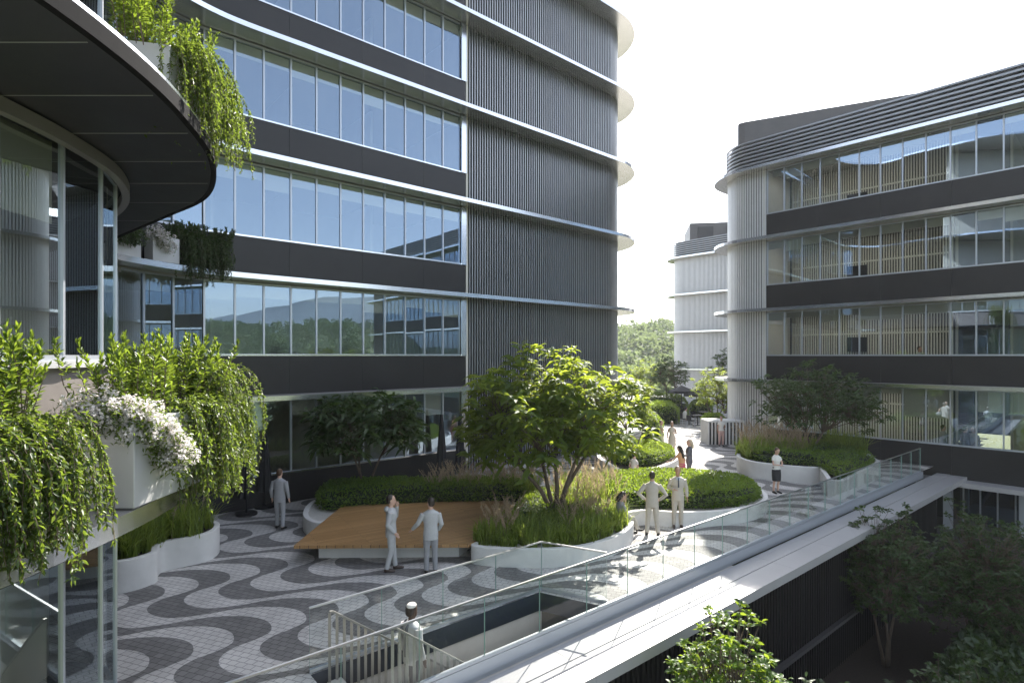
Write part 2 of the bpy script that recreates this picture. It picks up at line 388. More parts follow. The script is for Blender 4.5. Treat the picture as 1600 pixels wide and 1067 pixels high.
for i in range(len(rs) - 2):
    for k in range(na):
        k2 = (k + 1) % na; a = 1 + i * na; b = a + na
        mb.f.append((a + k, a + k2, b + k2, b + k)); mb.m.append(1 if rs[i + 1] > 420 else 0)
tag(mb.build('terrain', [M['terrain'], M['mountain']], None, 'all'), kind='structure')

def leaves(pos, dirs, length, width, mat_, name, parent=None, droop=.25, fold=.25, tint=None, rng=RNG, simple=False, up=None):
    """n leaf blades: pos (n,3) base, dirs (n,3) unit; real folded faces"""
    n = len(pos); dirs = dirs / (np.linalg.norm(dirs, axis=1)[:, None] + 1e-9)
    length = np.broadcast_to(length, (n,)); width = np.broadcast_to(width, (n,))
    z = np.zeros((n, 3)); z[:, 2] = 1
    if up is None: up = z + .9 * rng.normal(size=(n, 3)) * .5
    side = np.cross(dirs, up); side /= np.linalg.norm(side, axis=1)[:, None] + 1e-9
    nor = np.cross(side, dirs)
    L = length[:, None]; Wd = width[:, None]; dr = -z * L * droop
    if simple:
        v = np.stack([pos, pos + dirs * L * .5 + side * Wd * .5 + nor * Wd * fold, pos + dirs * L + dr, pos + dirs * L * .5 - side * Wd * .5 + nor * Wd * fold], 1)
        fa = np.array([[0, 1, 2], [0, 2, 3]]); nv = 4
    else:
        m1 = pos + dirs * L * .33 + dr * .08; m2 = pos + dirs * L * .7 + dr * .45
        v = np.stack([pos, m1 + side * Wd * .46 + nor * Wd * fold, m1, m1 - side * Wd * .46 + nor * Wd * fold,
                      m2 + side * Wd * .4 + nor * Wd * fold, m2, m2 - side * Wd * .4 + nor * Wd * fold, pos + dirs * L + dr], 1)
        fa = np.array([[0, 1, 2], [0, 2, 3], [1, 4, 5], [1, 5, 2], [2, 5, 6], [2, 6, 3], [4, 7, 5], [5, 7, 6]]); nv = 8
    faces = (np.arange(n)[:, None, None] * nv + fa[None]).reshape(-1, 3)
    return raw_mesh(v.reshape(-1, 3), faces, mat_, name, parent, np.repeat(rng.random(n) if tint is None else tint, nv))
def raw_mesh(v, faces, mat_, name, parent=None, tint=None, smooth=False):
    me = bpy.data.meshes.new(name); nf, k = faces.shape
    me.vertices.add(len(v)); me.vertices.foreach_set('co', np.ascontiguousarray(v, dtype=np.float32).ravel())
    me.loops.add(nf * k); me.loops.foreach_set('vertex_index', faces.astype(np.int32).ravel())
    me.polygons.add(nf); me.polygons.foreach_set('loop_start', np.arange(nf, dtype=np.int32) * k)
    me.update(calc_edges=True)
    if smooth: me.polygons.foreach_set('use_smooth', np.ones(nf, bool))
    if tint is not None:
        at = me.attributes.new('tint', 'FLOAT', 'POINT'); at.data.foreach_set('value', tint.astype(np.float32))
    me.materials.append(mat_); return link(bpy.data.objects.new(name, me), parent)

def rand_dirs(n, rng=RNG, up=0.0):
    d = rng.normal(size=(n, 3)); d[:, 2] += up; return d / np.linalg.norm(d, axis=1)[:, None]
def forest(name, label, az0, az1, r0, r1, n, seed):
    rng = np.random.default_rng(seed); az = np.radians(rng.uniform(az0, az1, n)); r = rng.uniform(r0, r1, n)
    x = r * np.sin(az); y = r * np.cos(az)
    keep = hash_noise(x / 14, y / 14, seed) > -.75
    x, y = x[keep], y[keep]; n = len(x); z = terrain_z(x, y); rad = rng.uniform(1.6, 3.4, n); k = 64
    d = rand_dirs(n * k, rng, .35); rr = np.repeat(rad, k); c = np.repeat(np.stack([x, y, z + rad * .7], 1), k, 0)
    pos = c + d * rr[:, None] * (rng.random(n * k) ** .4)[:, None] * np.array([1, 1, .85])
    o = leaves(pos, d + .6 * rng.normal(size=d.shape), rr * .42, rr * .3, M['forest'], name, None, .1, .15, np.repeat(rng.random(n), k) * .6 + rng.random(n * k) * .4, rng, True)
    tag(o, label, 'forest', kind='stuff')
forest('hillside_forest', 'pale green wooded hillside beyond the plaza under bright sky', 1, 26, 95, 270, 950, 21)
forest('distant_woodland', 'woodland mirrored in the glass of the tall dark building', 92, 150, 110, 260, 900, 22)

# ------------------------------------------------------------------ plaza
VS0, VS1i, VS1o, VT0, VT1 = -8.9, -3.95, -3.4, .03, 1.36       # stair opening in (s, t)
K0, K1 = -17.5, 17.6
mb = MB()
mb.add([(*ST(K0, VT1), 0), (*ST(60, VT1), 0), (45, 75, 0), (-45, 75, 0), (-45, -3, 0), (-14, -3, 0)], [(0, 1, 2, 3, 4, 5)])
mb.add([(*ST(K0, .0), 0), (*ST(VS0, .0), 0), (*ST(VS0, VT1), 0), (*ST(K0, VT1), 0)], [(0, 1, 2, 3)])
mb.add([(*ST(VS1o, .0), 0), (*ST(K1 + 12, .0), 0), (*ST(K1 + 12, VT1), 0), (*ST(VS1i, VT1), 0)], [(0, 1, 2, 3)])
tag(mb.build('plaza_paving', M['pave_l'], fixn=False), kind='structure')
# dark wave bands: one traced wave, repeated along and across the rows
a0 = R(39.5); uu = np.array([math.cos(a0), math.sin(a0)]); ww = np.array([math.sin(a0), -math.cos(a0)])
PU, PW = 1.30, 3.10
wave = [(0, 0), (-.10, .32), (-.40, .445), (-.72, .50), (-.96, .64), (-1.07, .84), (-1.07, 1.07), (-.98, 1.33), (-.80, 1.58), (-.50, 1.755), (-.18, 1.87), (.16, 1.95), (.52, 2.08), (.82, 2.28), (1.07, 2.52), (1.24, 2.80), (1.30, 3.10)]
ext = [(wave[-2][0] - PU, wave[-2][1] - PW)] + wave + [(wave[1][0] + PU, wave[1][1] + PW)]
cv = cat_rom(ext, 6)[6:-6]
cv = np.array(cv)
mb = MB()
for row in range(-19, 6):
    for k in range(-42, 46):
        o = np.array([5.22, -14.3]) + np.array([(k + row) * PU - row * PU, row * PW])
        a = cv + o; b = a + np.array([PU / 2, 0])
        pa = a[:, :1] * uu + a[:, 1:] * ww; pb = b[:, :1] * uu + b[:, 1:] * ww
        if pa[:, 1].min() > 64 or pa[:, 1].max() < 3 or pa[:, 0].min() > 26 or pa[:, 0].max() < -16: continue
        n = len(pa); base = len(mb.v)
        for i in range(n): mb.v += [(pa[i][0], pa[i][1], .004), (pb[i][0], pb[i][1], .004)]
        for i in range(n - 1): mb.f.append((base + 2 * i, base + 2 * i + 2, base + 2 * i + 3, base + 2 * i + 1)); mb.m.append(0)
bm = bmesh.new(); me = bpy.data.meshes.new('mosaic'); me.from_pydata(mb.v, [], mb.f); bm.from_mesh(me)
def cut(p, n, clear=False):
    bmesh.ops.bisect_plane(bm, geom=bm.verts[:] + bm.edges[:] + bm.faces[:], dist=1e-5, plane_co=(p[0], p[1], 0), plane_no=(n[0], n[1], 0), clear_inner=clear)
cut(ST(0, .012), BN, True)
cut(ST(0, VT1), BN); cut(ST(VS0, 0), B)
q = ST(VS1i, VT1) - ST(VS1o, 0); cut(ST(VS1o, 0), (q[1], -q[0]))
dead = []
for f in bm.faces:
    c = f.calc_center_median(); r = np.array([c.x, c.y]) - L0; s, t = r @ B, r @ BN
    if t < VT1 and VS0 < s < VS1o + (VS1i - VS1o) * t / VT1: dead.append(f)
bmesh.ops.delete(bm, geom=dead, context='FACES'); bm.normal_update()
for f in bm.faces:
    if f.normal.z < 0: f.normal_flip()
bm.to_mesh(me); bm.free(); me.materials.append(M['pave_d'])
tag(link(bpy.data.objects.new('paving_mosaic', me)), kind='structure')

# plaza edge: fascia under the glass, groove, coping, dark ribbed wall, lower garden
mb = MB()
def sprism(s0, s1, t0, t1, z0, z1, mi=0, m=None):
    (m or mb).poly([ST(s0, t0), ST(s1, t0), ST(s1, t1), ST(s0, t1)], z0, z1, mi)
edge = thing('plaza_edge_coping', 'broad pale metal coping along the outer edge of the plaza below the glass', 'coping', (*ST(0, -.6), -.5))
mb = MB(); sprism(K0, K1 + .1, -.05, -.002, -.30, -.012); mb.build('fascia', M['shoe'], edge)
mb = MB(); sprism(K0, K1 + .1, -.13, -.052, -.40, -.33); mb.build('groove', M['gasket'], edge)
mb = MB()
for k in range(-7, 8):
    sprism(k * 2.5, k * 2.5 + 2.494, -.62, -.13, -.52, -.285); sprism(k * 2.5, k * 2.5 + 2.494, -1.22, -.628, -.52, -.30)
mb.build('cap', M['coping'], edge)
wl = thing('retaining_wall', 'dark ribbed wall below the coping dropping to the lower garden', 'wall', (*ST(0, -.5), -4.6))
mb = MB(); sprism(K0, K1 + .1, -.55, -.10, -4.7, -.52); mb.build('wall', M['dark'], wl)
mb = MB()
for i in range(int((K1 - K0) / .16)): sprism(K0 + i * .16, K0 + i * .16 + .05, -.60, -.552, -4.6, -.53)
mb.build('ribs', M['dark'], wl)
mb = MB(); sprism(K0, K1 - .4, -.75, -.62, -3.2, -3.1); mb.build('ledge', M['plant_room'], wl)
# stair opening
stw = thing('stairwell', 'open stairwell with dark blue rim cut in the paving behind the glass railing', 'stairwell', (*ST(-6, .7), -3))
mb = MB(); sprism(VS0 - .1, VS1i + .2, VT1 + .004, VT1 + .10, -.40, -.005)
mb.poly([ST(VS1o + .004, 0), ST(VS1o + .1, 0), ST(VS1i + .1, VT1), ST(VS1i + .004, VT1)], -.40, -.005); mb.build('rim', M['navy'], stw)
mb = MB(); sprism(VS0 - .1, VS1i + .1, VT1 + .03, VT1 + .12, -1.25, -.405); sprism(VS0 - .1, 1.5, VT1 - .12, VT1 + .12, -3.6, -1.25); sprism(VS0 - .1, VS0 - .004, .03, VT1 + .3, -3.6, -.01)
sprism(VS0, 1.5, -.095, .0, -3.6, -.31); mb.build('well_wall', M['stair'], stw)
mb = MB(); sprism(VS0 - .1, 2.5, .0, VT1 + .34, -3.75, -3.62); mb.build('lower_floor', M['stair'], stw)
stairs = thing('staircase', 'pale stone stairs descending below the plaza beside the glass railing', 'stairs', (*ST(-6, .7), -3))
RISE, GO = .185, .24
mb = MB()
for i in range(18):
    s0 = VS0 + .25 + i * GO; sprism(s0, s0 + GO - .002, .06, VT1 - .05, -3.6, -RISE * (i + 1))
mb.build('steps', M['stair'], stairs)
def stair_rail(t, s0, n, nm, label):
    th_ = thing('stair_railing', label, 'railing', (*ST(s0, t), 0))
    sl_ = RISE / GO
    def z(s): return .95 - max(0, s - s0 - .05) * sl_
    mb = MB(); mb.bar((*ST(s0, t), .95), (*ST(s0 + .05, t), .95), .045, .03)
    mb.bar((*ST(s0 + .05, t), .95), (*ST(s0 + n * .125, t), z(s0 + n * .125)), .045, .03); mb.build('handrail', M['picket'], th_)
    for i in range(n):
        s = s0 + i * .125; mb = MB(); zb = min(0, -(s - VS0 - .1) * sl_ - .15)
        mb.bar((*ST(s, t), zb), (*ST(s, t), z(s) - .018), .045, .014); mb.build('picket', M['picket'], th_)
stair_rail(VT1 - .08, -8.62, 20, 'far', 'metal picket railing along the far side of the stairs')
stair_rail(.12, -8.1, 20, 'near', 'metal picket railing along the near side of the stairs, just behind the outer glass')

def balustrade(name, label, pts, h, step, parent_z=0, rail=.035):
    th_ = thing(name, label, 'balustrade', (*pts[0], parent_z))
    mbr = MB()
    for a, b in zip(pts[:-1], pts[1:]):
        a = np.array(a); b = np.array(b); Lk = np.linalg.norm(b - a); n = max(1, round(Lk / step)); d = (b - a) / Lk
        for i in range(n):
            p = a + d * (Lk * i / n + .006); q = a + d * (Lk * (i + 1) / n - .006); c = (p + q) / 2
            mb = MB(); mb.box((c[0], c[1], parent_z + h / 2), (np.linalg.norm(q - p), .016, h - .04), d)
            mb.m = [1, 1, 0, 1, 0, 1]; mb.build('glass_panel', [M['bglass'], M['glass_edge']], th_)
        mbr.bar((*a, parent_z + h), (*b, parent_z + h), rail, .026)
    mbr.build('handrail', M['rail'], th_)
    mbs = MB()
    for a, b in zip(pts[:-1], pts[1:]): mbs.bar((*a, parent_z + .03), (*b, parent_z + .03), .05, .06)
    mbs.build('base_shoe', M['shoe'], th_)
balustrade('glass_balustrade', 'long frameless glass balustrade with steel rail along the outer plaza edge', [ST(-14, -.026), ST(K1 - .2, -.026)], 1.05, 1.25)
balustrade('glass_balustrade', 'shorter glass balustrade around the far side and end of the stairwell', [ST(VS0, VT1 + .06), ST(VS1i + .12, VT1 + .06), ST(VS1o + .15, .06)], 1.05, 1.25)

rb = random.Random(5)
# ------------------------------------------------------------------ facade helpers
def window(parent, a, b, z0, z1, gm='wglass', blind=None, mull=.055, ln=None, depth=.10):
    """one glazed bay between plan points a, b (outside lies to the right of a->b)"""
    a = np.array(a, float); b = np.array(b, float); Lk = np.linalg.norm(b - a); d = (b - a) / Lk; nrm = np.array([d[1], -d[0]])
    mb = MB(); zc = (z0 + z1) / 2
    p = a + d * (mull / 2 - .003)
    mb.box((p[0], p[1], zc), (mull, depth, z1 - z0), d)
    e0 = a + d * (mull); c = (e0 + b) / 2; ll = np.linalg.norm(b - e0) - .004
    mb.box((c[0], c[1], z0 + .035), (ll, depth * .9, .07), d); mb.box((c[0], c[1], z1 - .03), (ll, depth * .9, .06), d)
    w_ = mb.build('window', M['frame'], parent)
    mb = MB(); mb.wall([e0 + d * .001 + nrm * rb.uniform(-.002, .002), b - d * .003 + nrm * rb.uniform(-.002, .002)], z0 + .07, z1 - .06); tl = rb.uniform(-.003, .003); mb.v = [(v[0] + nrm[0] * tl, v[1] + nrm[1] * tl, v[2]) if v[2] > zc else v for v in mb.v]; mb.build('pane', M[gm], w_, fixn=False)
    if blind:
        q = -nrm * .09; mb = MB(); c2 = c + q; mb.box((c2[0], c2[1], z1 - .07 - blind / 2), (ll - .02, .012, blind), d); mb.build('blind', M['blind'], w_)
    return w_
def fins(parent, path, z0, z1, step=.145, w=.029, d=.04, name='fin_screen', m='fin'):
    pts, tg = resample(path, step); mb = MB(); zc = (z0 + z1) / 2
    for p, t in zip(pts, tg):
        nrm = np.array([t[1], -t[0]]); c = p + nrm * d / 2; mb.box((c[0], c[1], zc), (w, d, z1 - z0), t)
    o = mb.build(name, M[m], parent); mb = MB(); mb.wall(offset(path, .02), z0, z1); mb.build('fin_backing', M['fin_back'], parent); return o
def panels(path, w, gap=.008):
    p, t = resample(path, .0455); out = []; n = max(2, round(w / .0455))
    for i in range(0, len(p) - 1, n):
        q = [np.array(x) for x in p[i:i + n + 1]]
        if len(q) < 2: continue
        q[0] = q[0] + t[i] * gap / 2; q[-1] = q[-1] - t[min(i + n, len(t) - 1)] * gap / 2
        out.append([q[0]] + q[8:-8:8] + [q[-1]])
    return out
def slab(parent, loop, z, th=TH, bot='soffit', name='floor_slab'):
    mb = MB(); mb.poly(loop, z, z + th, 0, 2, 1); return mb.build(name, [M['alu'], M[bot], M['roof']], parent)

# ------------------------------------------------------------------ main building (left and centre)
main = thing('office_building', 'tall dark office building with curved slabs, blue glass bands and a ribbed round end', 'building', (-2, 26, 0))
e0 = np.array([-1.95, 23.6])
Ewing = cat_rom([(-3.5, -8), (-3.38, -2), (-3.30, 2.5), (-3.22, 4.6), (-3.42, 6.0), (-3.85, 7.3), (-4.75, 8.75), (-6.1, 9.95), (-8.2, 11.7), (-9.5, 12.75), (-10.1, 13.6), (-10.15, 14.5), (-9.95, 15.4), (-9.6, 16.35), (-9.08, 17.22), (-8.4, 17.97), (-7.0, 19.2)], 8)
kj = ((-8.2 - e0[0]) * U[0] + (17.8 - e0[1]) * U[1])
cM = np.array([3.45, 33.2]); RM = 3.7
def endM(r): # rounded end, from the facade round to the back
    return arc(cM, r, 41 - 90, 41, 14) + [cM + r * U + V * x for x in (2, 5, 8)]
facM = [e0 + U * k for k in (-6.2, -4, 0, 4, 8)]
backM = [np.array([-3.5, 45.0]), np.array([-26, 27.0]), np.array([-26, -8.0])]
loopM = Ewing + facM + endM(RM) + backM
for i, z in enumerate(ZS): slab(main, loopM, z)
# black soffit lining under the near wing, with pale joints
wing_e = [p for p in Ewing if p[1] < 13.6]
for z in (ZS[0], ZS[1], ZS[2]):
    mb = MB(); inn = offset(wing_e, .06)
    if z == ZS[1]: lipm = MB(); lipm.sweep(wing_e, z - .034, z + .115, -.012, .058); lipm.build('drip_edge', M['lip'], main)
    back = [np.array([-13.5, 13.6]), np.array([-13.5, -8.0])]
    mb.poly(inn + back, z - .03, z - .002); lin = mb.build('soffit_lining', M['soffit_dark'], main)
    mb = MB()
    for yy in (4.4, 5.3, 6.2, 7.1, 8.0, 9.0, 10.2):
        xe = np.interp(yy, [p[1] for p in wing_e], [p[0] for p in wing_e]) - .1
        mb.box(((xe - 13) / 2, yy, z - .033), (abs(xe + 13), .012, .004), (1, 0))
    mb.build('joint', M['seam'], lin)
g0 = np.array([-2.28, 24.5])
nodes = [g0 + U * (-.91 * i) for i in range(12)][::-1]
conc = [(-10.85, 15.4), (-10.7, 16.3), (-10.35, 17.15)]
conc = [np.array(p) for p in conc] + [nodes[0]]
Gwing = cat_rom([(-5.0, -8), (-4.97, -2), (-4.95, 3), (-4.93, 5.2), (-4.98, 6.2), (-5.25, 7.3), (-5.95, 8.45), (-7.2, 9.7), (-9.0, 11.2), (-10.35, 12.55), (-10.85, 13.8), (-10.85, 15.4)], 8)
gw, gt = resample(Gwing, .86, .46); gw = [p for p in gw if p[1] < 14.6]
for fl in range(6):
    z0 = SILL[fl]; z1 = ZS[fl] - .03 if fl < 6 else 0
    zb = 0 if fl == 0 else ZS[fl - 1] + TH
    # dark spandrel of straight facade
    mb = MB(); pth = conc[:-1] + nodes + [g0 + U * .28]
    [mb.sweep(seg, zb, z0 - .002, -.06, .12) for seg in panels(pth, 2.73)]; mb.build('spandrel', M['dark'], main)
    mb = MB()
    mb.sweep([conc[-1]] + [g0 + U * .30], z0, z0 + .055, -.085, -.051); mb.build('sill', M['alu'], main)
    if fl < 5:
        for i in range(11): window(main, nodes[i], nodes[i + 1], z0, z1, blind=rb.choice([.42, .42, .42, .55, .7]) if fl else rb.choice([None, .5, .9]))
        for i in range(len(conc) - 1): window(main, conc[i], conc[i + 1], z0, z1, blind=rb.choice([None, .45]))
    pier = MB(); p = g0 + U * .16 - V * .05; pier.box((p[0], p[1], (z0 + z1) / 2), (.25, .14, z1 - z0), U); pier.build('pier', M['alu'], main)
    # ribbed end
    fp = [e0 + U * k + V * 1.0 for k in (.80, 4, 8)] + endM(RM - 1.0)
    fins(main, fp, zb, ZS[fl] - .002)
    # near wing
    if fl < 3:
        zz0 = 0.0 if fl == 0 else z0 - .06
        sel = [i for i in range(len(gw) - 1) if (gw[i][1] > 2.5 and gw[i + 1][1] < 9.6)]
        for i in sel: window(main, gw[i], gw[i + 1], zz0, z1 - .03, 'nglass', (None if i % 3 else .9) if fl else None, .045, depth=.05)
        if fl:
            segs = [p for p in gw if p[1] > 1.5] + [np.array([-10.85, 15.4])]
            mb = MB(); mb.sweep(segs, zb, zz0 - .07, -.05, .1); mb.build('wing_spandrel', M['bronze'], main)
            mb = MB(); mb.sweep(segs, zz0 - .07, zz0 - .002, -.14, .1); mb.build('wing_sill', M['white_box'], main)
        mb = MB(); mb.sweep([p for p in Gwing if 1.5 < p[1]], z1 - .16, z1 - .02, -.16, -.065); mb.build('head_rail', M['headrail'], main)
        # the wall that closes the wing behind the convex corner
        clo = [p for p in gw if p[1] > 8.9]
        mb = MB(); mb.sweep(clo + [np.array([-10.85, 15.4])], zz0, z1, .02, .12); mb.build('corner_wall', M['dark'], main)
    # rooms behind the glass
    mb = MB()
    bk = [nodes[0] + V * 5.5 - U * 3, g0 + V * 5.5 + U * .4]; mb.sweep(bk, zb, ZS[fl] - .002, 0, .1)
    mb.sweep([g0 + U * .45, g0 + U * .45 + V * 5.4], zb, ZS[fl] - .003, 0, .1)
    mb.sweep([(-7.4, 9.0), (-7.4, -8)], zb, ZS[fl] - .04, -.1, 0)
    for q in (3, 6.4, 9.2):
        a = g0 - U * q + V * 2.2; mb.sweep([a, a + V * 3.2], zb, ZS[fl] - .004, 0, .1)
    mb.build('partition', M['inner_wall'], main)
mb = MB(); mb.sweep([cM + (RM - 1.2) * U + V * 8, backM[0] - V * 1.2, backM[1] + U * 1.2, backM[2] + np.array([1.2, 0])], 0, ZS[-1], 0, .3); mb.build('rear_wall', M['dark'], main)

# ------------------------------------------------------------------ right-hand blocks
def block(name, label, c1, K, d, floors, fin_k, nwin, mod, Wd, louv, pent, nfloor_vis=4):
    """long block: rounded ribbed corner at c1, facade running along d"""
    d = np.array(d); m = np.array([-d[1], d[0]]) if d[0] * -d[1] > 0 and False else np.array([-d[1], d[0]])
    m = np.array([.743, .669]) if m @ np.array([.743, .669]) > 0 else -m
    Rk = 2.83; b_ = thing(name, label, 'building', (c1[0], c1[1], 0))
    c2 = c1 + d * K
    def loop(r, w):
        o = []
        for i in range(15): t = R(90 * i / 14); o.append(c1 + r * (-d * math.cos(t) - m * math.sin(t)))
        f = [c1 - m * r + d * x for x in np.linspace(.5, K - .5, 12)]
        for i in range(15): t = R(90 * i / 14); f.append(c2 + r * (-m * math.cos(t) + d * math.sin(t)))
        return o, f, [c2 + d * r + m * w, c1 - d * r + m * w]
    o, f, bk = loop(Rk, Wd); full = o + f + bk
    for z in ZS[:floors]: slab(b_, full, z)
    o1, f1, bk1 = loop(Rk - .82, Wd); back_lead = c1 - d * (Rk - .82) + m * Wd
    finpath = [back_lead, c1 - d * (Rk - .82) + m * 3] + o1 + [c1 - m * (Rk - .82) + d * fin_k]
    fin2 = [c1 - m * (Rk - .82) + d * (fin_k + nwin * mod + .1), c2 - m * (Rk - .82)] + f1[12:] + [bk1[0]]
    gA = c1 - m * (Rk - .82) + d * fin_k
    for fl in range(floors):
        z0 = SILL[fl]; z1 = ZS[fl] - .03; zb = 0 if fl == 0 else ZS[fl - 1] + TH
        fins(b_, finpath, zb, ZS[fl] - .002, w=.088, d=.05, m='fin_pale')
        if nwin:
            fins(b_, fin2, zb, ZS[fl] - .002, .29)
            mb = MB(); [mb.sweep(seg, zb if fl else -.45, z0 - .002, -.06, .12) for seg in panels([gA + d * .02, gA + d * (nwin * mod + .05)], 2.76)]; mb.build('spandrel', M['dark'], b_)
            mb = MB(); mb.sweep([gA + d * .0, gA + d * (nwin * mod + .05)], z0, z0 + .05, -.085, -.051); mb.build('sill', M['frame'], b_)
            for i in range(15): window(b_, gA + d * mod * i, gA + d * mod * (i + 1), z0, z1, blind=rb.choice([None, .4, .4, .6]) if fl else rb.choice([None, .9, 1.3]))
            rest = MB(); gl = MB()
            for i in range(15, nwin):
                p = gA + d * (mod * i + .03); rest.box((p[0], p[1], (z0 + z1) / 2), (.055, .1, z1 - z0), d)
            gl.wall([gA + d * mod * 15, gA + d * mod * nwin], z0, z1)
            tag(rest.build('mullion', M['frame'], b_), kind='stuff'); tag(gl.build('glazing', M['wglass'], b_, fixn=False), kind='stuff')
            mb = MB(); mb.sweep([gA + m * 3.4, gA + m * 3.4 + d * 8.0], zb, ZS[fl] - .003, 0, .1)
            mb.sweep([gA + m * 3.4 - d * .1, gA - d * .1], zb, ZS[fl] - .003, -.1, 0)
            mb.build('partition', M['inner_wall'], b_)
            mb = MB()
            for q in range(62): p = gA + m * 3.25 + d * (.3 + q * .123); mb.box((p[0], p[1], (zb + ZS[fl]) / 2), (.06, .08, ZS[fl] - zb - .01), d)
            p = gA + m * 3.2 + d * 4; mb.box((p[0], p[1], zb + 2.55), (7.7, .03, .09), d); mb.build('slat_screen', M['slat'], b_)
            mb = MB(); mb.sweep([gA + m * .5 + d * .1, gA + m * .5 + d * 7.95], ZS[fl] - .36, ZS[fl] - .005, -.03, 0); mb.build('bulkhead', M['inner_wall'], b_)
            p = gA + m * .95 + d * 4.1; mb = MB(); mb.box((p[0], p[1], ZS[fl] - .05), (6.6, .26, .03), d); mb.build('ceiling_lamp', M['lamp'], b_)
            mb = MB(); mb.sweep([gA + m * 3.38 + d * .2, gA + m * 3.38 + d * 7.9], zb + .002, ZS[fl] - .004, -.04, 0); mb.build('slat_backing', M['fin_back'], b_)
            if fl: p = gA + m * 3.1 + d * 3.6; mb = MB(); mb.box((p[0], p[1], zb + 1.95), (.95, .06, .8), d); mb.build('screen', M['black_metal'], b_)
            mb = MB()
            for q in range(11, nwin, 7): a = gA + d * mod * q + m * 3; mb.sweep([a, a + m * 6], zb, ZS[fl] - .004, 0, .1)
            mb.build('partition', M['inner_wall'], b_)
    if True:
        mb = MB(); mb.sweep([bk1[0], bk1[1]], 0, ZS[floors - 1], 0, .25); mb.build('rear_wall', M['dark'], b_)
    zt = ZS[floors - 1] + TH
    lp = finpath + [c1 - m * (Rk - .82) + d * (K)] + f1[12:] 
    for i in range(louv):
        mb = MB(); mb.sweep(lp, zt + .10 + i * .215, zt + .19 + i * .215, -.14, -.02); mb.build('roof_louvre', M['louvre'], b_)
    mb = MB(); mb.wall(offset(lp, .12), zt, zt + louv * .215); mb.build('louvre_backing', M['fin_back'], b_)
    return b_
dR = np.array([.669, -.743]); mR = np.array([.743, .669])
right = block('office_building', 'lower dark office block on the right with round ribbed corner and rooftop louvres', np.array([15.19, 33.94]), 38.0, dR, 4, 1.06, 38, .92, 14, 8, None)
# roof plant room of the right block
mb = MB(); p0 = PD(1151, 37.6); dd = np.array([.90, -.436]); nn_ = np.array([.436, .90])
lp_ = [p0 + nn_ * .5, p0 + dd * .12 + nn_ * .12, p0 + dd * .5, p0 + dd * 24, p0 + dd * 24 + nn_ * 7, p0 + nn_ * 7]
mb.poly(lp_, ZS[3] + TH, CAMH + 363 * 37.6 / F); mb.build('plant_room', M['plant_room'], right)
far = block('office_building', 'distant grey ribbed block with round corner beyond the gap between the two dark buildings', np.array([20.0, 62.05]), 14.0, dR, 4, 12.0, 0, .92, 12, 8, None)
mb = MB(); a = PD(1078, 64.5); zt = CAMH + (556 - 349) * 64.5 / F
mb.poly([a, a + np.array([8, -1.2]), a + np.array([10, 5.]), a + np.array([1.2, 6.])], ZS[3] + TH, zt); o = mb.build('plant_room', M['plant_room'], far)
for q in (.9, 4.0, 6.6): c = a + np.array([q + .8, -.15 * (q + .8)]); mb = MB(); mb.box((c[0], c[1] - .02, zt - 1.2), (1.7, .06, 1.5), (8, -1.2)); mb.build('vent', M['black_metal'], o)
# ledge and lower storey under the right block
gA = np.array([15.19, 33.94]) - mR * 2.01 + dR * 1.06
lg = thing('terrace_ledge', 'pale ledge along the foot of the right block above the lower garden', 'ledge', (*(gA + dR * 12), -.6))
mb = MB(); mb.sweep([gA + dR * 6.2, gA + dR * 36], -.64, -.44, -1.0, .3); mb.build('cap', M['coping'], lg)
mb = MB(); mb.sweep([gA + dR * 6.0, gA + dR * 36], -4.7, -.64, 2.2, 2.4); mb.build('back_wall', M['dark'], lg)
mb = MB(); mb.sweep([gA + dR * 6.0, gA + dR * 36], -3.2, -2.75, -2.4, 2.1); mb.build('lower_terrace', M['plant_room'], lg)
for q in range(9):
    p = gA + dR * (8.2 + q * 2.6) + mR * .1; mb = MB(); mb.box((p[0], p[1], -1.7), (.32, .32, 2.1), dR); mb.build('column', M['frame'], lg)
mb = MB()
for q in range(30): p = gA + dR * (6.6 + q * .62) + mR * 1.9; mb.box((p[0], p[1], -1.7), (.05, .1, 2.1), dR)
mb.build('lower_mullion', M['frame'], lg)
mb = MB(); mb.wall([gA + dR * 6.3 + mR * 1.95, gA + dR * 30 + mR * 1.95], -2.75, -.65); mb.build('lower_glazing', M['wglass'], lg, fixn=False)
# ------------------------------------------------------------------ planters
def planter(label, pts, h, th=.16, n=6, wall='white', soil='soil', z0=0.0, sharp=False, group=None):
    loop = [np.array(p) for p in pts] if sharp else cat_rom(pts, n, True)
    ar = sum(loop[i][0] * loop[(i + 1) % len(loop)][1] - loop[(i + 1) % len(loop)][0] * loop[i][1] for i in range(len(loop)))
    if ar < 0: loop = loop[::-1]
    c = np.mean(loop, axis=0); t_ = thing('planter', label, 'planter', (c[0], c[1], z0), group)
    inn = offset(loop, th, True); mb = MB(); m = len(loop)
    rim = [(loop, z0), (loop, z0 + h - .012), (offset(loop, .012, True), z0 + h), (offset(loop, th - .012, True), z0 + h), (inn, z0 + h - .012), (inn, z0 + h - .14)]
    vs = [(p[0], p[1], z) for l, z in rim for p in l]; fs = []
    for r in range(len(rim) - 1):
        for i in range(m): j = (i + 1) % m; fs.append((r * m + i, r * m + j, (r + 1) * m + j, (r + 1) * m + i))
    mb.add(vs, fs); mb.build('wall', M[wall], t_, True)
    mb = MB(); mb.poly(offset(loop, th * .9, True), z0 + h - .09); mb.build('soil', M[soil], t_)
    return t_, loop
def pl(L, z): return [P(x, y, z) for x, y in L]
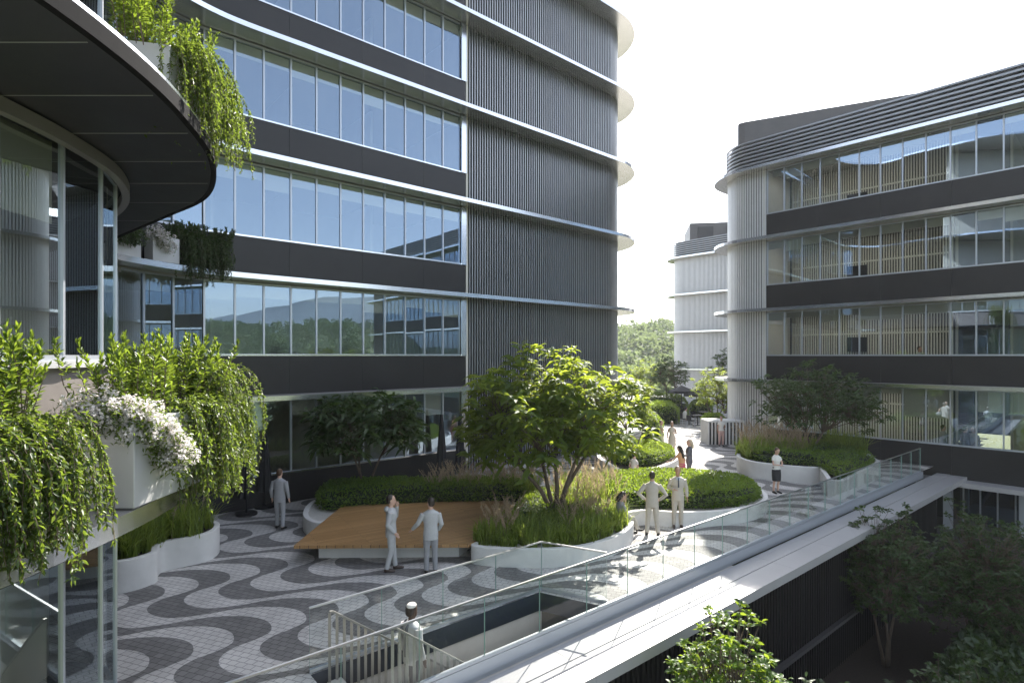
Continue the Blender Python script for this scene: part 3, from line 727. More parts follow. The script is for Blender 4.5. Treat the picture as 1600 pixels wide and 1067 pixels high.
cen, cloop = planter('long white curving planter wrapped around the timber deck, holding the big tree and low hedges',
    pl([(738, 852), (790, 857), (850, 858), (905, 854), (950, 843), (978, 830), (990, 816), (984, 805), (972, 803), (1007, 797), (1058, 800), (1110, 799), (1150, 795), (1185, 788), (1200, 777), (1190, 764),
        (1155, 753), (1110, 746), (1040, 742), (980, 744), (900, 752), (800, 760), (700, 764), (600, 766), (530, 770), (490, 781), (474, 797), (478, 810), (500, 816), (528, 806), (560, 794), (700, 789), (785, 787), (806, 797), (785, 822), (748, 840)], .45), .45, .15, soil='pebble')
third, tloop = planter('white round planter with a clipped hedge in full sun, behind the long planter', pl([(945, 722), (975, 736), (1020, 732), (1047, 724), (1062, 714), (1058, 703), (1035, 696), (990, 692), (950, 698), (932, 710)], .45), .45, .2)
leftp, lloop = planter('white S-shaped planter full of grass under the left balcony', [(-9.0, 12.15), (-8.5, 12.05), (-8.16, 12.3), (-8.02, 12.7), (-8.2, 13.05), (-8.24, 13.35), (-7.92, 13.62), (-7.6, 13.95), (-7.55, 14.45), (-7.85, 15.0), (-8.7, 15.4), (-9.6, 14.8), (-9.9, 13.6), (-9.7, 12.6)], .70, .13)
rightp, rloop = planter('white planter with tree and plumed grass against the right block, ending at the glass rail',
    cat_rom([(10.45, 26.2), (9.95, 24.8), (10.1, 23.75), (10.9, 23.0), (11.7, 22.55), (12.25, 22.45)], 6) + [np.array([11.55, 20.75]), np.array([11.35, 20.25]), np.array([11.72, 19.95]), ST(14.9, .72), ST(15.9, 1.3), np.array([16.9, 27.2]), np.array([14.4, 29.9]), np.array([11.6, 28.6])], .66, .16, sharp=True)
deck = thing('timber_deck', 'broad angular timber seating deck on a white base beside the planter', 'deck', (-3, 15.5, 0))
dk = pl([(459, 852), (732, 850), (750, 841), (786, 823), (812, 797), (788, 782), (700, 783), (535, 789.5)], .475)
mb = MB(); mb.poly(dk, .395, .475); mb.build('deck_top', M['wood'], deck)
mb = MB(); mb.poly([(-4.88, 14.22), (-1.35, 14.3), (-.9, 15.6), (-4.4, 16.6)], 0, .392); mb.build('base', M['white'], deck)

# ------------------------------------------------------------------ hedges, ground cover, grass
def hedge(label, loop, z0, h, n, leaf=.07, smooth=True, cat='hedge', name='hedge', group=None, kind=None, mat_='leaf_hedge', rng=None):
    rng = rng or np.random.default_rng(len(label) * 7 + n)
    lp = np.array(cat_rom(loop, 6, True) if smooth else loop); c = lp.mean(0)
    root = thing(name, label, cat, (c[0], c[1], z0), group, kind)
    def top(q):
        e = edge_dist(q, lp); r = np.clip(e / (h * .7), 0, 1)
        return h * (.45 + .55 * np.sqrt(1 - (1 - r) ** 2)) * (1 + (.28 if kind else .07) * hash_noise(q[:, 0] * 2.2, q[:, 1] * 2.2, 4))
    q = scatter_in(lp, int(n * .72), rng); zt = top(q) * (.86 + .18 * rng.random(len(q)))
    # flanks
    per = resample(np.vstack([lp, lp[:1]]), .02)[0]; i = rng.integers(0, len(per), n - len(q)); s = per[i] + rng.normal(size=(len(i), 2)) * .025
    zs_ = rng.random(len(i)) * h * .62
    pos = np.concatenate([np.c_[q, z0 + zt], np.c_[s, z0 + zs_]])
    out = np.concatenate([np.c_[(q - c) * .25 / (np.abs(q - c).max() + 1e-6), np.ones(len(q)) * .8], np.c_[(s - c) / np.linalg.norm(s - c, axis=1)[:, None], np.ones(len(s)) * .35]])
    d = out + rng.normal(size=out.shape) * .55
    L = leaf * (.6 + .8 * rng.random(len(pos)))
    # new growth at the tips is naturally paler in patches
    tint = np.clip(.45 + .3 * hash_noise(pos[:, 0] * 3, pos[:, 1] * 3, 9) + .3 * rng.normal(size=len(pos)), 0, 1)
    leaves(pos, d, L, L * .55, M[mat_], 'foliage', root, .15, .2, tint, rng, True)
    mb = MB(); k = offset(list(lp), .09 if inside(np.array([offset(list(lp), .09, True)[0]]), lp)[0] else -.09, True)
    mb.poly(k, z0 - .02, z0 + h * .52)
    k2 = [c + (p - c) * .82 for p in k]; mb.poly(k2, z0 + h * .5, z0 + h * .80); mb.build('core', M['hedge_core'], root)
    return root
RIM = .42
hedge('clipped green hedge at the shaded left end of the long planter behind the deck', pl([(497, 786), (512, 797), (555, 793), (640, 788), (700, 786), (760, 785), (820, 782), (800, 768), (700, 768), (600, 769), (520, 773)], RIM), RIM, .55, 12000, .08)
hedge('clipped hedge half in sun, half in shade in the right lobe of the long planter', pl([(965, 793), (1007, 792), (1058, 794), (1110, 793), (1150, 790), (1176, 783), (1184, 774), (1165, 762), (1110, 753), (1040, 749), (980, 751), (930, 760), (930, 780)], RIM), RIM, .46, 13000, .09)
hedge('small rounded hedge in full sun in the round white planter', pl([(955, 716), (985, 728), (1020, 725), (1042, 719), (1052, 711), (1045, 704), (1010, 698), (965, 702)], RIM), RIM, .38, 10000, .07)
hedge('low green ground cover around the foot of the big tree', pl([(795, 838), (850, 846), (905, 842), (950, 830), (965, 815), (945, 800), (930, 775), (850, 775), (812, 790)], RIM), RIM - .1, .38, 9000, .06, cat='ground cover', name='ground_cover', kind='stuff')
hedge('dark low shrubs filling the planter against the right block', [(10.6, 25.5), (10.6, 24.0), (12.2, 23.0), (12.0, 21.0), (12.1, 20.6), ST(14.6, .95), ST(15.2, 1.6), (15.8, 27.2), (14.2, 28.9), (12.0, 27.8)], .6, .42, 13000, .08, cat='ground cover', name='ground_cover', kind='stuff')
hedge('dark trimmed box hedge standing by the left counter at the far end of the walk', [PD(985, 33.5), PD(1033, 34.5), PD(1036, 36.5), PD(1000, 38)], 0, 1.45, 6000, .10, False)
hedge('dark box hedge beside the cafe tables at the far end of the plaza', [PD(1008, 42), PD(1060, 42), PD(1060, 45.5), PD(1012, 46)], 0, 1.55, 6000, .11, False)
hedge('highest far hedge below the dark parasol at the end of the plaza', [PD(1000, 48), PD(1072, 48), PD(1074, 50), PD(1000, 51)], 0, 1.75, 5000, .12, False)
hedge('far dark hedge behind the cafe tables', [PD(1076, 46.5), PD(1112, 46.5), PD(1112, 48), PD(1076, 48)], 0, 1.35, 3500, .12, False)

def grass_bed(label, loop, z0, n, h, nplume, ph, seed, plume_loop=None, lean=.55):
    rng = np.random.default_rng(seed); lp = np.array(loop); c = lp.mean(0)
    root = thing('ornamental_grass', label, 'grass', (c[0], c[1], z0), None, 'stuff')
    tufts = scatter_in(lp, max(6, n // 38), rng); k = rng.integers(0, len(tufts), n)
    base = np.c_[tufts[k] + rng.normal(size=(n, 2)) * .05, np.full(n, z0)]
    a = rng.random(n) * 6.283; ln = np.abs(rng.normal(size=n)) * lean; hh = h * (.45 + .75 * rng.random(n)) * (.65 + .7 * rng.random(len(tufts)))[k]
    d = np.c_[np.cos(a), np.sin(a), np.zeros(n)]; s = np.c_[-np.sin(a), np.cos(a), np.zeros(n)]
    w = .008 + .009 * rng.random(n); z = np.array([0, 0, 1.])
    t = [0, .4, .75, 1.0]; wd = [1, .9, .6, .05]; rows = []
    for ti, wi in zip(t, wd):
        ctr = base + d * (ln * hh * ti ** 2)[:, None] + z * (hh * (ti - .28 * np.minimum(ln * 1.6, 1) * ti ** 3))[:, None]
        rows += [ctr - s * (w * wi)[:, None], ctr + s * (w * wi)[:, None]]
    v = np.stack(rows, 1); nv = 8; fa = np.array([[0, 1, 3, 2], [2, 3, 5, 4], [4, 5, 7, 6]])
    raw_mesh(v.reshape(-1, 3), (np.arange(n)[:, None, None] * nv + fa[None]).reshape(-1, 4), M['grass'], 'blades', root, np.repeat(rng.random(n), nv))
    if nplume:
        tp = scatter_in(np.array(plume_loop) if plume_loop is not None else lp, nplume, rng); a = rng.random(nplume) * 6.283
        lnp = .12 + .35 * rng.random(nplume); hp = ph * (.75 + .4 * rng.random(nplume))
        pos, dr, L, mbs = [], [], [], MB()
        for i in range(nplume):
            dd = np.array([math.cos(a[i]), math.sin(a[i]), 0]); p0 = np.array([*tp[i], z0])
            def at(u): return p0 + dd * lnp[i] * hp[i] * u ** 1.8 + z * hp[i] * (u - .12 * lnp[i] * u ** 3)
            mbs.tube([at(0), at(.35), at(.7), at(1)], [.004, .004, .003, .002], 3)
            for u in np.linspace(.60, 1.0, 46):
                ax = at(min(1, u + .02)) - at(u - .02); ax /= np.linalg.norm(ax)
                q = at(u); pos.append(q); dr.append(ax * .8 + rng.normal(size=3) * .36); L.append(.075 * (1.15 - abs(u - .76) * 1.9))
        leaves(np.array(pos), np.array(dr), np.array(L), np.array(L) * .16, M['plume'], 'plumes', root, .05, .1, None, rng, True)
        mbs.build('stalks', M['plume'], root)
    return root
grass_bed('bright green grass with pale plumes along the front rim of the big tree planter', pl([(742, 848), (790, 853), (850, 854), (905, 850), (948, 838), (974, 826), (984, 816), (960, 804), (900, 812), (800, 820), (765, 835)], RIM), .36, 9500, .52, 80, .88, 31,
    pl([(880, 842), (945, 832), (975, 815), (950, 790), (880, 790)], RIM))
grass_bed('tawny plumed grass at the left tip of the tree bed beside the deck', pl([(745, 846), (800, 852), (815, 825), (790, 815)], RIM), .36, 900, .5, 62, .95, 32)
grass_bed('sunlit yellow green grass with feathery plumes behind the tree trunk', pl([(870, 800), (960, 800), (975, 775), (960, 757), (880, 758), (850, 775)], RIM), .36, 4500, .65, 170, 1.05, 36)
grass_bed('shaded pinkish plumed grass in a row behind the timber deck', pl([(660, 783), (830, 779), (850, 760), (690, 762)], RIM), .36, 3600, .6, 230, 1.1, 33)
grass_bed('green grass in the S-shaped planter under the left balcony', [(-8.9, 12.4), (-8.35, 12.4), (-8.25, 13.2), (-7.8, 13.9), (-7.9, 14.7), (-8.8, 15.1), (-9.4, 14.2), (-9.4, 12.9)], .62, 4200, .75, 10, .95, 34)
grass_bed('tawny plumed grass in the planter at the corner of the right block', [(10.3, 25.8), (10.3, 24.4), (12.6, 24.6), (14.6, 26.6), (13.2, 28.6), (11.6, 28.2)], .58, 5200, .65, 300, 1.35, 35)
grass_bed('dark green grass at the end of the right planter near the building', [(14.8, 25.2), (16.0, 25.4), (16.4, 26.8), (15, 28)], .58, 1600, .95, 0, 1, 37)

# ------------------------------------------------------------------ trees
def tree(name, label, base, stems, cc, cr, ntip, per, ll, lw, m, seed, trunk_r=.06, droop=.4, zmin=-.45, shell=.5, group=None):
    rng = np.random.default_rng(seed); base = np.array(base, float); cc = np.array(cc, float); cr = np.array(cr, float)
    root = thing(name, label, 'tree', tuple(base), group)
    d = rand_dirs(ntip * 3, rng); d = d[d[:, 2] > zmin][:ntip]; rad = shell + (1 - shell) * rng.random(len(d)) ** .6
    lump = 1 + .16 * np.sin(d[:, 0] * 5 + seed) * np.cos(d[:, 1] * 6 + seed * 2) + .1 * np.sin(d[:, 2] * 9 + d[:, 0] * 4)
    tips = cc + d * cr * (rad * lump)[:, None]
    mb = MB(); forks = []
    ns = len(stems)
    for i, (ang, spread, lean_h) in enumerate(stems):
        f = np.array([base[0] + math.cos(ang) * spread, base[1] + math.sin(ang) * spread, base[2] + lean_h]); forks.append(f)
        b0 = base + np.array([math.cos(ang) * .05, math.sin(ang) * .05, 0]); mid = b0 * .5 + f * .5 + np.array([math.cos(ang + 1), math.sin(ang + 1), 0]) * .07 - np.array([math.cos(ang), math.sin(ang), 0]) * spread * .15
        mb.tube([b0 - np.array([0, 0, .1]), b0 + (mid - b0) * .5, mid, f], [trunk_r * 1.25, trunk_r, trunk_r * .85, trunk_r * .65], 8)
    forks = np.array(forks); own = np.argmin(np.linalg.norm(tips[:, None] - forks[None], axis=2), axis=1)
    for i in range(ns):
        T = tips[own == i]
        if not len(T): continue
        k = max(2, len(T) // 10); sub = T[rng.permutation(len(T))[:k]]; node = forks[i] + (sub - forks[i]) * .55; node[:, 2] += .05
        for nd in node:
            mid = (forks[i] + nd) / 2 + rng.normal(size=3) * .06; mb.tube([forks[i], mid, nd], [trunk_r * .5, trunk_r * .38, trunk_r * .26], 6)
        o = np.argmin(np.linalg.norm(T[:, None] - node[None], axis=2), axis=1)
        for t_, q in zip(T, o):
            mid = (node[q] + t_) / 2 + rng.normal(size=3) * .05; mb.tube([node[q], mid, t_], [trunk_r * .2, trunk_r * .13, .006], 4)
    mb.build('trunk', M['bark'], root, 'all')
    n = len(tips) * per; t0 = np.repeat(tips, per, 0); o = np.repeat((tips - cc) / cr, per, 0)
    a = np.tile(np.arange(per) * 2.4, len(tips)) + np.repeat(rng.random(len(tips)) * 6.28, per); el = rng.uniform(-.25, .75, n)
    dd = np.c_[np.cos(a) * np.cos(el), np.sin(a) * np.cos(el), np.sin(el)] + o * .35 + rng.normal(size=(n, 3)) * .15
    L = ll * (.6 + .6 * rng.random(n))
    pos = t0 + rng.normal(size=(n, 3)) * ll * .16
    leaves(pos, dd, L, lw * L / ll, M[m], 'crown', root, droop, .16, np.clip(np.repeat(rng.random(len(tips)), per) * .6 + rng.random(n) * .5, 0, 1), rng)
    return root
cx, cy = P(868, 803, .45)
tree('broad_leaved_tree', 'big sunlit broad-leaved tree with several stems rising from the long planter', (cx, cy, .4), [(.2, .9, 1.7), (2.2, .7, 1.75), (3.3, 1.1, 1.55), (4.6, .55, 1.8), (5.4, .8, 1.7)], (1.12, cy + .25, 3.05), (2.62, 2.0, 2.1), 540, 11, .41, .13, 'leaf_tree', 41, .07, .42, -.48, .35)
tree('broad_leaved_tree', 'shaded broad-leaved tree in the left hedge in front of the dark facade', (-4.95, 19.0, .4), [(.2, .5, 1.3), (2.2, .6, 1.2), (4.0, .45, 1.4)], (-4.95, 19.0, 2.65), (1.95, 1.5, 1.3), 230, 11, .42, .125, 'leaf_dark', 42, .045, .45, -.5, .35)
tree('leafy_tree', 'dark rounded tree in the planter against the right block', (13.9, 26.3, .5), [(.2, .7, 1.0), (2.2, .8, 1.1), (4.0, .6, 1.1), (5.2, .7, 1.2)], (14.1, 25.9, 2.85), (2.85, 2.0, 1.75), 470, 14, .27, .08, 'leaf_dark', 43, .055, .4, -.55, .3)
tree('leafy_tree', 'sunlit yellow green tree behind the big tree by the left counter', (5.7, 26.3, .4), [(.2, .4, 1.1), (2.2, .5, 1.2), (4.0, .4, 1.1)], (5.45, 26.5, 2.7), (1.2, 1.2, 1.4), 200, 12, .24, .08, 'leaf_tree', 44, .04, .4, -.6, .3)
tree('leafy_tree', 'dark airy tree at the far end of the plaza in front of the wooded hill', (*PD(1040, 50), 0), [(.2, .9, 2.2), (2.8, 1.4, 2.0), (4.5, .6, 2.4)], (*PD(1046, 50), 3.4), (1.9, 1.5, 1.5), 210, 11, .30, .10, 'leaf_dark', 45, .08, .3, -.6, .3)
tree('leafy_tree', 'pale thin tree left of the dark airy tree at the far end of the plaza', (*PD(1012, 53), 0), [(.2, .6, 1.6), (2.8, .9, 1.5)], (*PD(1010, 53), 3.1), (1.7, 1.4, 1.6), 150, 10, .28, .10, 'leaf_tree', 46, .05, .3, -.6, .3)
tree('leafy_tree', 'round sunlit tree beside the round corner of the right block behind the counter', (*PD(1120, 39), .4), [(.2, .5, 1.2), (2.8, .6, 1.2), (4.4, .4, 1.4)], (*PD(1119, 39), 2.7), (1.65, 1.5, 1.7), 260, 12, .24, .075, 'leaf_tree', 47, .05, .35, -.8, .25)
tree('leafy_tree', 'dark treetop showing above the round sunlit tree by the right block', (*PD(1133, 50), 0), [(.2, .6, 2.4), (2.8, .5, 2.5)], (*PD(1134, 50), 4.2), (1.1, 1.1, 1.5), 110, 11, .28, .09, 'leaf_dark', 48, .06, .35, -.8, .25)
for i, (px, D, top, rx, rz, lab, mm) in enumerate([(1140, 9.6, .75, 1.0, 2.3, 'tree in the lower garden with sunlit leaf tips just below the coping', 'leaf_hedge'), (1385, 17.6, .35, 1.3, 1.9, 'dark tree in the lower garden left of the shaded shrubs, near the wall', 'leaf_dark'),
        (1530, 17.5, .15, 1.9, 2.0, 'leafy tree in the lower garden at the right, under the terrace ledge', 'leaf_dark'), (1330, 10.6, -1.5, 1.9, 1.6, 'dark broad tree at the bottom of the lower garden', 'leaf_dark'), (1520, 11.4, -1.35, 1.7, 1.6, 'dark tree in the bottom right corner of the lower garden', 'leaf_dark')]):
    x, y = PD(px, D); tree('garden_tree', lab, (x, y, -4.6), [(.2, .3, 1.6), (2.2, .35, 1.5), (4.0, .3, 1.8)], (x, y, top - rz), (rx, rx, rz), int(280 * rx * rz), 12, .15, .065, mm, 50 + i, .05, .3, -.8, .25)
mb = MB(); mb.poly([(-20, -4), (9.0, -4), (34, 12), (26, 24), *[ST(k, -.3) for k in (17, 8, 0, -8, -16)]], -4.57)
tag(mb.build('garden_soil', M['soil']), kind='structure')
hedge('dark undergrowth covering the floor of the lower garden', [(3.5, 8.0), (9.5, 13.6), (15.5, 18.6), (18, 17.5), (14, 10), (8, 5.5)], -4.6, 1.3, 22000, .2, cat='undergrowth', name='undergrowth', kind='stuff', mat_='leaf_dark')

# ------------------------------------------------------------------ balcony planting
def metal_box(label, c, size, ax=(0, 1), z=0.0, group=None):
    mb = MB(); mb.box((c[0], c[1], z + size[2] / 2 + .02), size, ax)
    mb.box((c[0], c[1], z + .011), (size[0] - .08, size[1] - .08, .02), ax)
    o = mb.build('planter_box', M['white_box']); bev = o.modifiers.new('bevel', 'BEVEL'); bev.width = .008; bev.segments = 2
    return tag(o, label, 'planter', group)
def trailing(label, starts, outdir, n, lmin, lmax, seed, leaf=.040, rise=.16, reach=.5, m='leaf_trail'):
    rng = np.random.default_rng(seed); S = np.array(starts, float); k = rng.integers(0, len(S) - 1, n) if len(S) > 1 else np.zeros(n, int)
    f = rng.random(n)[:, None]; p0 = S[k] * (1 - f) + S[np.minimum(k + 1, len(S) - 1)] * f + rng.normal(size=(n, 3)) * np.array([.08, .08, .03])
    root = thing('trailing_plant', label, 'plant', tuple(S.mean(0)))
    o = np.array([outdir[0], outdir[1], 0.]); pos, dr, mb = [], [], MB()
    for i in range(n):
        L = rng.uniform(lmin, lmax); di = o + rng.normal(size=3) * np.array([.55, .55, 0]); di /= np.linalg.norm(di) + 1e-6
        rc = reach * rng.uniform(.25, 1.0); up = rise * rng.uniform(.2, 1.3); pts = []
        for u in np.linspace(0, 1, 10):
            hor = rc * (1 - math.exp(-3.0 * u)); vz = up * math.sin(min(1, u * 3.2) * math.pi / 2) - (L + up) * max(0, u - .12) ** 1.25
            pts.append(p0[i] + di * hor + np.array([0, 0, vz]) + rng.normal(size=3) * .008)
        mb.tube(pts, [.003] * 10, 3, cap=False); pts = np.array(pts)
        m_ = int((L + rc) / .0105); uu_ = np.sort(rng.random(m_)) * 9; a = uu_.astype(int); fr = (uu_ - a)[:, None]; q = pts[a] * (1 - fr) + pts[np.minimum(a + 1, 9)] * fr
        tg = pts[np.minimum(a + 1, 9)] - pts[a]; tg /= np.linalg.norm(tg, axis=1)[:, None] + 1e-9
        pos.append(q); dr.append(tg * .75 + rng.normal(size=(m_, 3)) * .6)
    pos = np.concatenate(pos); dr = np.concatenate(dr); L = leaf * (.6 + .8 * rng.random(len(pos)))
    leaves(pos, dr, L, L * .42, M[m], 'foliage', root, .15, .2, None, rng, True); mb.build('stems', M['bark'], root); return root
def shrub(label, c, size, h, n, seed, leaf=.075, ax=(0, 1), m='leaf_shrub'):
    rng = np.random.default_rng(seed); ax = np.array(ax, float); ay = np.array([-ax[1], ax[0]]); pos, dr, mb = [], [], MB()
    root = thing('leafy_shrub', label, 'shrub', tuple(c))
    for i in range(n):
        q = ax * rng.uniform(-.5, .5) * size[0] + ay * rng.uniform(-.5, .5) * size[1]; p = np.array([c[0] + q[0], c[1] + q[1], c[2]])
        hh = h * rng.uniform(.55, 1.05); ln = np.array([q[0] * .35 + rng.normal() * .10, q[1] * .35 + rng.normal() * .10, 1]); tip = p + ln * hh
        mid = (p + tip) / 2 + rng.normal(size=3) * .02; mb.tube([p, mid, tip], [.006, .005, .003], 4)
        m_ = int(hh / .0085); u = .18 + .82 * rng.random(m_) ** .8; qq = p * (1 - u[:, None]) + tip * u[:, None]; a = rng.random(m_) * 6.283; e = .35 + .9 * u ** 3 + rng.normal(size=m_) * .2
        pos.append(qq); dr.append(np.c_[np.cos(a) * np.cos(e), np.sin(a) * np.cos(e), np.sin(e)])
    pos = np.concatenate(pos); dr = np.concatenate(dr); L = leaf * (.6 + .6 * rng.random(len(pos)))
    leaves(pos, dr, L, L * .27, M[m], 'foliage', root, .12, .2, None, rng); mb.build('stems', M['bark'], root); return root
def flowers(label, pts, n, r, seed, size=.034):
    rng = np.random.default_rng(seed); S = np.array(pts, float); root = thing('flowering_plant', label, 'flowers', tuple(S.mean(0)))
    w = rng.integers(0, len(S) - 1, n); f = rng.random(n)[:, None]; c = S[w] * (1 - f) + S[w + 1] * f + rng.normal(size=(n, 3)) * r
    k = 20; d = rand_dirs(n * k, rng, .25); pos = np.repeat(c, k, 0) + d * .030 * rng.uniform(.7, 1.2, (n * k, 1))
    leaves(pos, rand_dirs(n * k, rng) + d * .8, size * .8, size * .62, M['petal'], 'blossom', root, .1, .25, None, rng, True)
    m_ = n * 7; q = np.repeat(c, 7, 0) + rng.normal(size=(m_, 3)) * .05 - np.array([0, 0, .03]); leaves(q, rand_dirs(m_, rng), .05, .02, M['leaf_trail'], 'foliage', root, .2, .2, None, rng, True)
    return root
z1 = ZS[0] + TH; z2 = ZS[1] + TH
metal_box('white planter box nearest the camera on the left balcony, under hanging greenery', (-3.56, 3.62), (1.25, .55, .75), (.03, 1), z1)
metal_box('white planter box with the white flowers on the left balcony', (-3.50, 5.45), (1.30, .56, .75), (.0, 1), z1)
metal_box('white planter box at the curve of the left balcony behind the tallest trailing plant', (-4.0, 7.05), (1.0, .5, .75), (-.38, 1), z1)
shrub('upright bright green shrub nearest the camera on the left balcony', (-3.66, 3.62, z1 + .70), (.95, .40), .80, 95, 61)
shrub('upright bright green shrub behind the white flowers on the left balcony', (-3.62, 5.75, z1 + .70), (1.5, .50), .82, 92, 62)
trailing('trailing green plant spilling over the nearest balcony planter box', [(-3.55, 3.15, z1 + .74), (-3.40, 3.6, z1 + .76), (-3.38, 4.1, z1 + .76)], (1, .05), 250, .5, 1.0, 63, reach=.5)
trailing('trailing green plant hanging right of the white flowers over the balcony edge', [(-3.36, 5.5, z1 + .76), (-3.36, 6.0, z1 + .76), (-3.5, 6.3, z1 + .76)], (1, -.1), 190, .6, 1.15, 64, reach=.45)
trailing('tall trailing plant arching out at the curve of the left balcony', [(-3.6, 6.4, z1 + .9), (-3.75, 6.9, z1 + .95), (-4.0, 7.3, z1 + .95)], (.9, -.25), 190, .7, 1.35, 65, rise=.3, reach=.65)
flowers('white flowers spilling over the planter box on the left balcony', [(-3.75, 4.85, z1 + .80), (-3.45, 4.8, z1 + .84), (-3.22, 4.85, z1 + .78), (-3.10, 5.05, z1 + .60), (-3.04, 5.15, z1 + .38)], 430, .068, 66, .038)
metal_box('white planter box on the near curve of the upper balcony', (-4.15, 6.75), (1.3, .5, .75), (-.25, 1), z2)
trailing('trailing plant hanging over the edge of the upper balcony in the sun', [(-3.8, 6.2, z2 + .76), (-3.95, 6.9, z2 + .78), (-4.2, 7.4, z2 + .78)], (1, -.05), 170, .6, 1.2, 67, reach=.72)
shrub('upright shrub on the near curve of the upper balcony', (-4.15, 6.6, z2 + .7), (1.3, .45), .9, 75, 68)
for (lab, x, y, a) in (('white planter box with flowers in the recess of the upper balcony', -10.0, 16.1, (.4, .9)), ('white planter box under the dark bush in the recess of the upper balcony', -9.36, 17.66, (.72, .69)), ('leftmost white planter box in the recess of the upper balcony', -10.4, 15.05, (.2, .95))):
    metal_box(lab, (x, y), (.78, .38, .72), a, z2)
flowers('small clump of white flowers in the shaded recess of the upper balcony', [(-10.1, 15.75, z2 + .78), (-9.85, 15.8, z2 + .76), (-9.68, 15.95, z2 + .45)], 130, .10, 69, .055)
shrub('dark upright bush in the shaded recess of the upper balcony', (-9.5, 17.2, z2 + .68), (1.7, .4), .62, 95, 70, .11, (.62, .78), 'leaf_dark')
trailing('dark trailing plant hanging from the recess of the upper balcony', [(-9.75, 16.6, z2 + .8), (-9.4, 17.15, z2 + .8), (-9.0, 17.6, z2 + .8)], (.75, -.6), 240, .6, 1.35, 71, .06, reach=.4, m='leaf_dark')
trailing('dark trailing plant left of the flowers in the recess of the upper balcony', [(-10.35, 14.6, z2 + .8), (-10.2, 15.2, z2 + .8)], (.8, -.5), 90, .3, .6, 72, .07, reach=.4, m='leaf_dark')

# ------------------------------------------------------------------ parasols, tables, counters
def closed_parasol(label, x, y, h):
    t_ = thing('closed_parasol', label, 'parasol', (x, y, 0), 'closed black parasols along the dark facade')
    mb = MB(); mb.tube([(x, y, 0), (x, y, .07), (x, y, .075)], [.33, .33, .30], 20); mb.build('base', M['black_metal'], t_, True)
    mb = MB(); mb.tube([(x, y, .07), (x, y, h)], .028, 10); mb.build('pole', M['black_metal'], t_, True)
    mb = MB(); n = 16; rr = []
    for u in np.linspace(0, 1, 9):
        r = .19 - .13 * u ** 1.4 + (.03 if u < .1 else 0); z = .55 + (h - .55) * u
        for k in range(n): a = 2 * math.pi * k / n; q = r * (1 + (.22 if k % 2 else -.12) * (1 - u)); mb.v.append((x + q * math.cos(a), y + q * math.sin(a), z))
    for i in range(8):
        for k in range(n): k2 = (k + 1) % n; mb.f.append((i * n + k, i * n + k2, (i + 1) * n + k2, (i + 1) * n + k)); mb.m.append(0)
    mb.f += [tuple(range(n)), tuple(8 * n + k for k in range(n))]; mb.m += [0, 0]; mb.build('canopy', M['black_cloth'], t_)
closed_parasol('closed black parasol half hidden by the trailing plant, leftmost by the facade', *PD(385, 18.1), 2.45)
closed_parasol('closed black parasol just behind the walking man at the left', *PD(414, 19.0), 2.55)
closed_parasol('closed black parasol by the facade right of the shaded tree', *PD(690, 22.6), 2.75)
closed_parasol('closed black parasol rightmost by the facade behind the big tree', *PD(719, 23.0), 2.7)
def open_parasol(label, x, y, h, r):
    t_ = thing('open_parasol', label, 'parasol', (x, y, 0), 'open dark parasols at the cafe tables')
    mb = MB(); mb.tube([(x, y, 0), (x, y, .06)], [.3, .28], 16); mb.build('base', M['black_metal'], t_)
    mb = MB(); mb.tube([(x, y, .05), (x, y, h)], .03, 8); mb.build('pole', M['black_metal'], t_, True)
    mb = MB(); mb.v = [(x, y, h + .35)] + [(x + r * math.cos(k * math.pi / 4), y + r * math.sin(k * math.pi / 4), h - .1) for k in range(8)] + [(x + r * math.cos(k * math.pi / 4), y + r * math.sin(k * math.pi / 4), h - .28) for k in range(8)]
    for k in range(8): k2 = (k + 1) % 8; mb.f += [(0, 1 + k, 1 + k2), (1 + k, 9 + k, 9 + k2, 1 + k2)]; mb.m += [0, 0]
    mb.build('canopy', M['black_cloth'], t_)
open_parasol('open dark parasol over the far cafe tables, left one', *PD(1065, 46), 2.35, 1.1)
open_parasol('open dark parasol over the far cafe tables, partly behind the round sunlit tree', *PD(1088, 48), 1.95, 1.1)
def cafe_table(label, x, y):
    t_ = thing('cafe_table', label, 'table', (x, y, 0), 'cafe tables')
    mb = MB(); mb.box((x, y, .735), (.75, .75, .03), (1, .2)); mb.build('table_top', M['plant_room'], t_)
    mb = MB(); mb.tube([(x, y, .02), (x, y, .72)], .035, 8); mb.build('pole', M['black_metal'], t_, True)
    mb = MB(); mb.box((x, y, .012), (.45, .45, .02), (1, .2)); mb.build('foot', M['black_metal'], t_)
cafe_table('square cafe table in front at the far end of the plaza', *PD(1090, 41.5)); cafe_table('square cafe table set further back beside the planter', *PD(1099, 44))
def chair(label, x, y, a):
    t_ = thing('cafe_chair', label, 'chair', (x, y, 0), 'cafe chairs'); ax = np.array([math.cos(a), math.sin(a)]); ay = np.array([-ax[1], ax[0]])
    mb = MB(); mb.box((x, y, .45), (.42, .44, .04), ax); mb.build('seat', M['black_cloth'], t_)
    p = np.array([x, y]) - ax * .2; mb = MB(); mb.box((p[0], p[1], .66), (.035, .42, .34), ax); mb.build('backrest', M['black_cloth'], t_)
    for i in (-1, 1):
        for j in (-1, 1):
            q = np.array([x, y]) + ax * .18 * i + ay * .18 * j; mb = MB(); mb.bar((*(q + ax * .03 * i + ay * .03 * j), 0), (*q, .44), .025, .025); mb.build('leg', M['frame'], t_)
for lab, px, D, a in (('dark cafe chair nearest the camera at the front table', 1079, 40.6, .6), ('dark cafe chair of the seated cafe guest', 1068.5, 41.8, .1), ('dark cafe chair behind the front cafe table', 1086, 43.2, -1.2), ('dark cafe chair right of the front cafe table', 1101, 41.6, 3.1)): chair(lab, *PD(px, D), a)
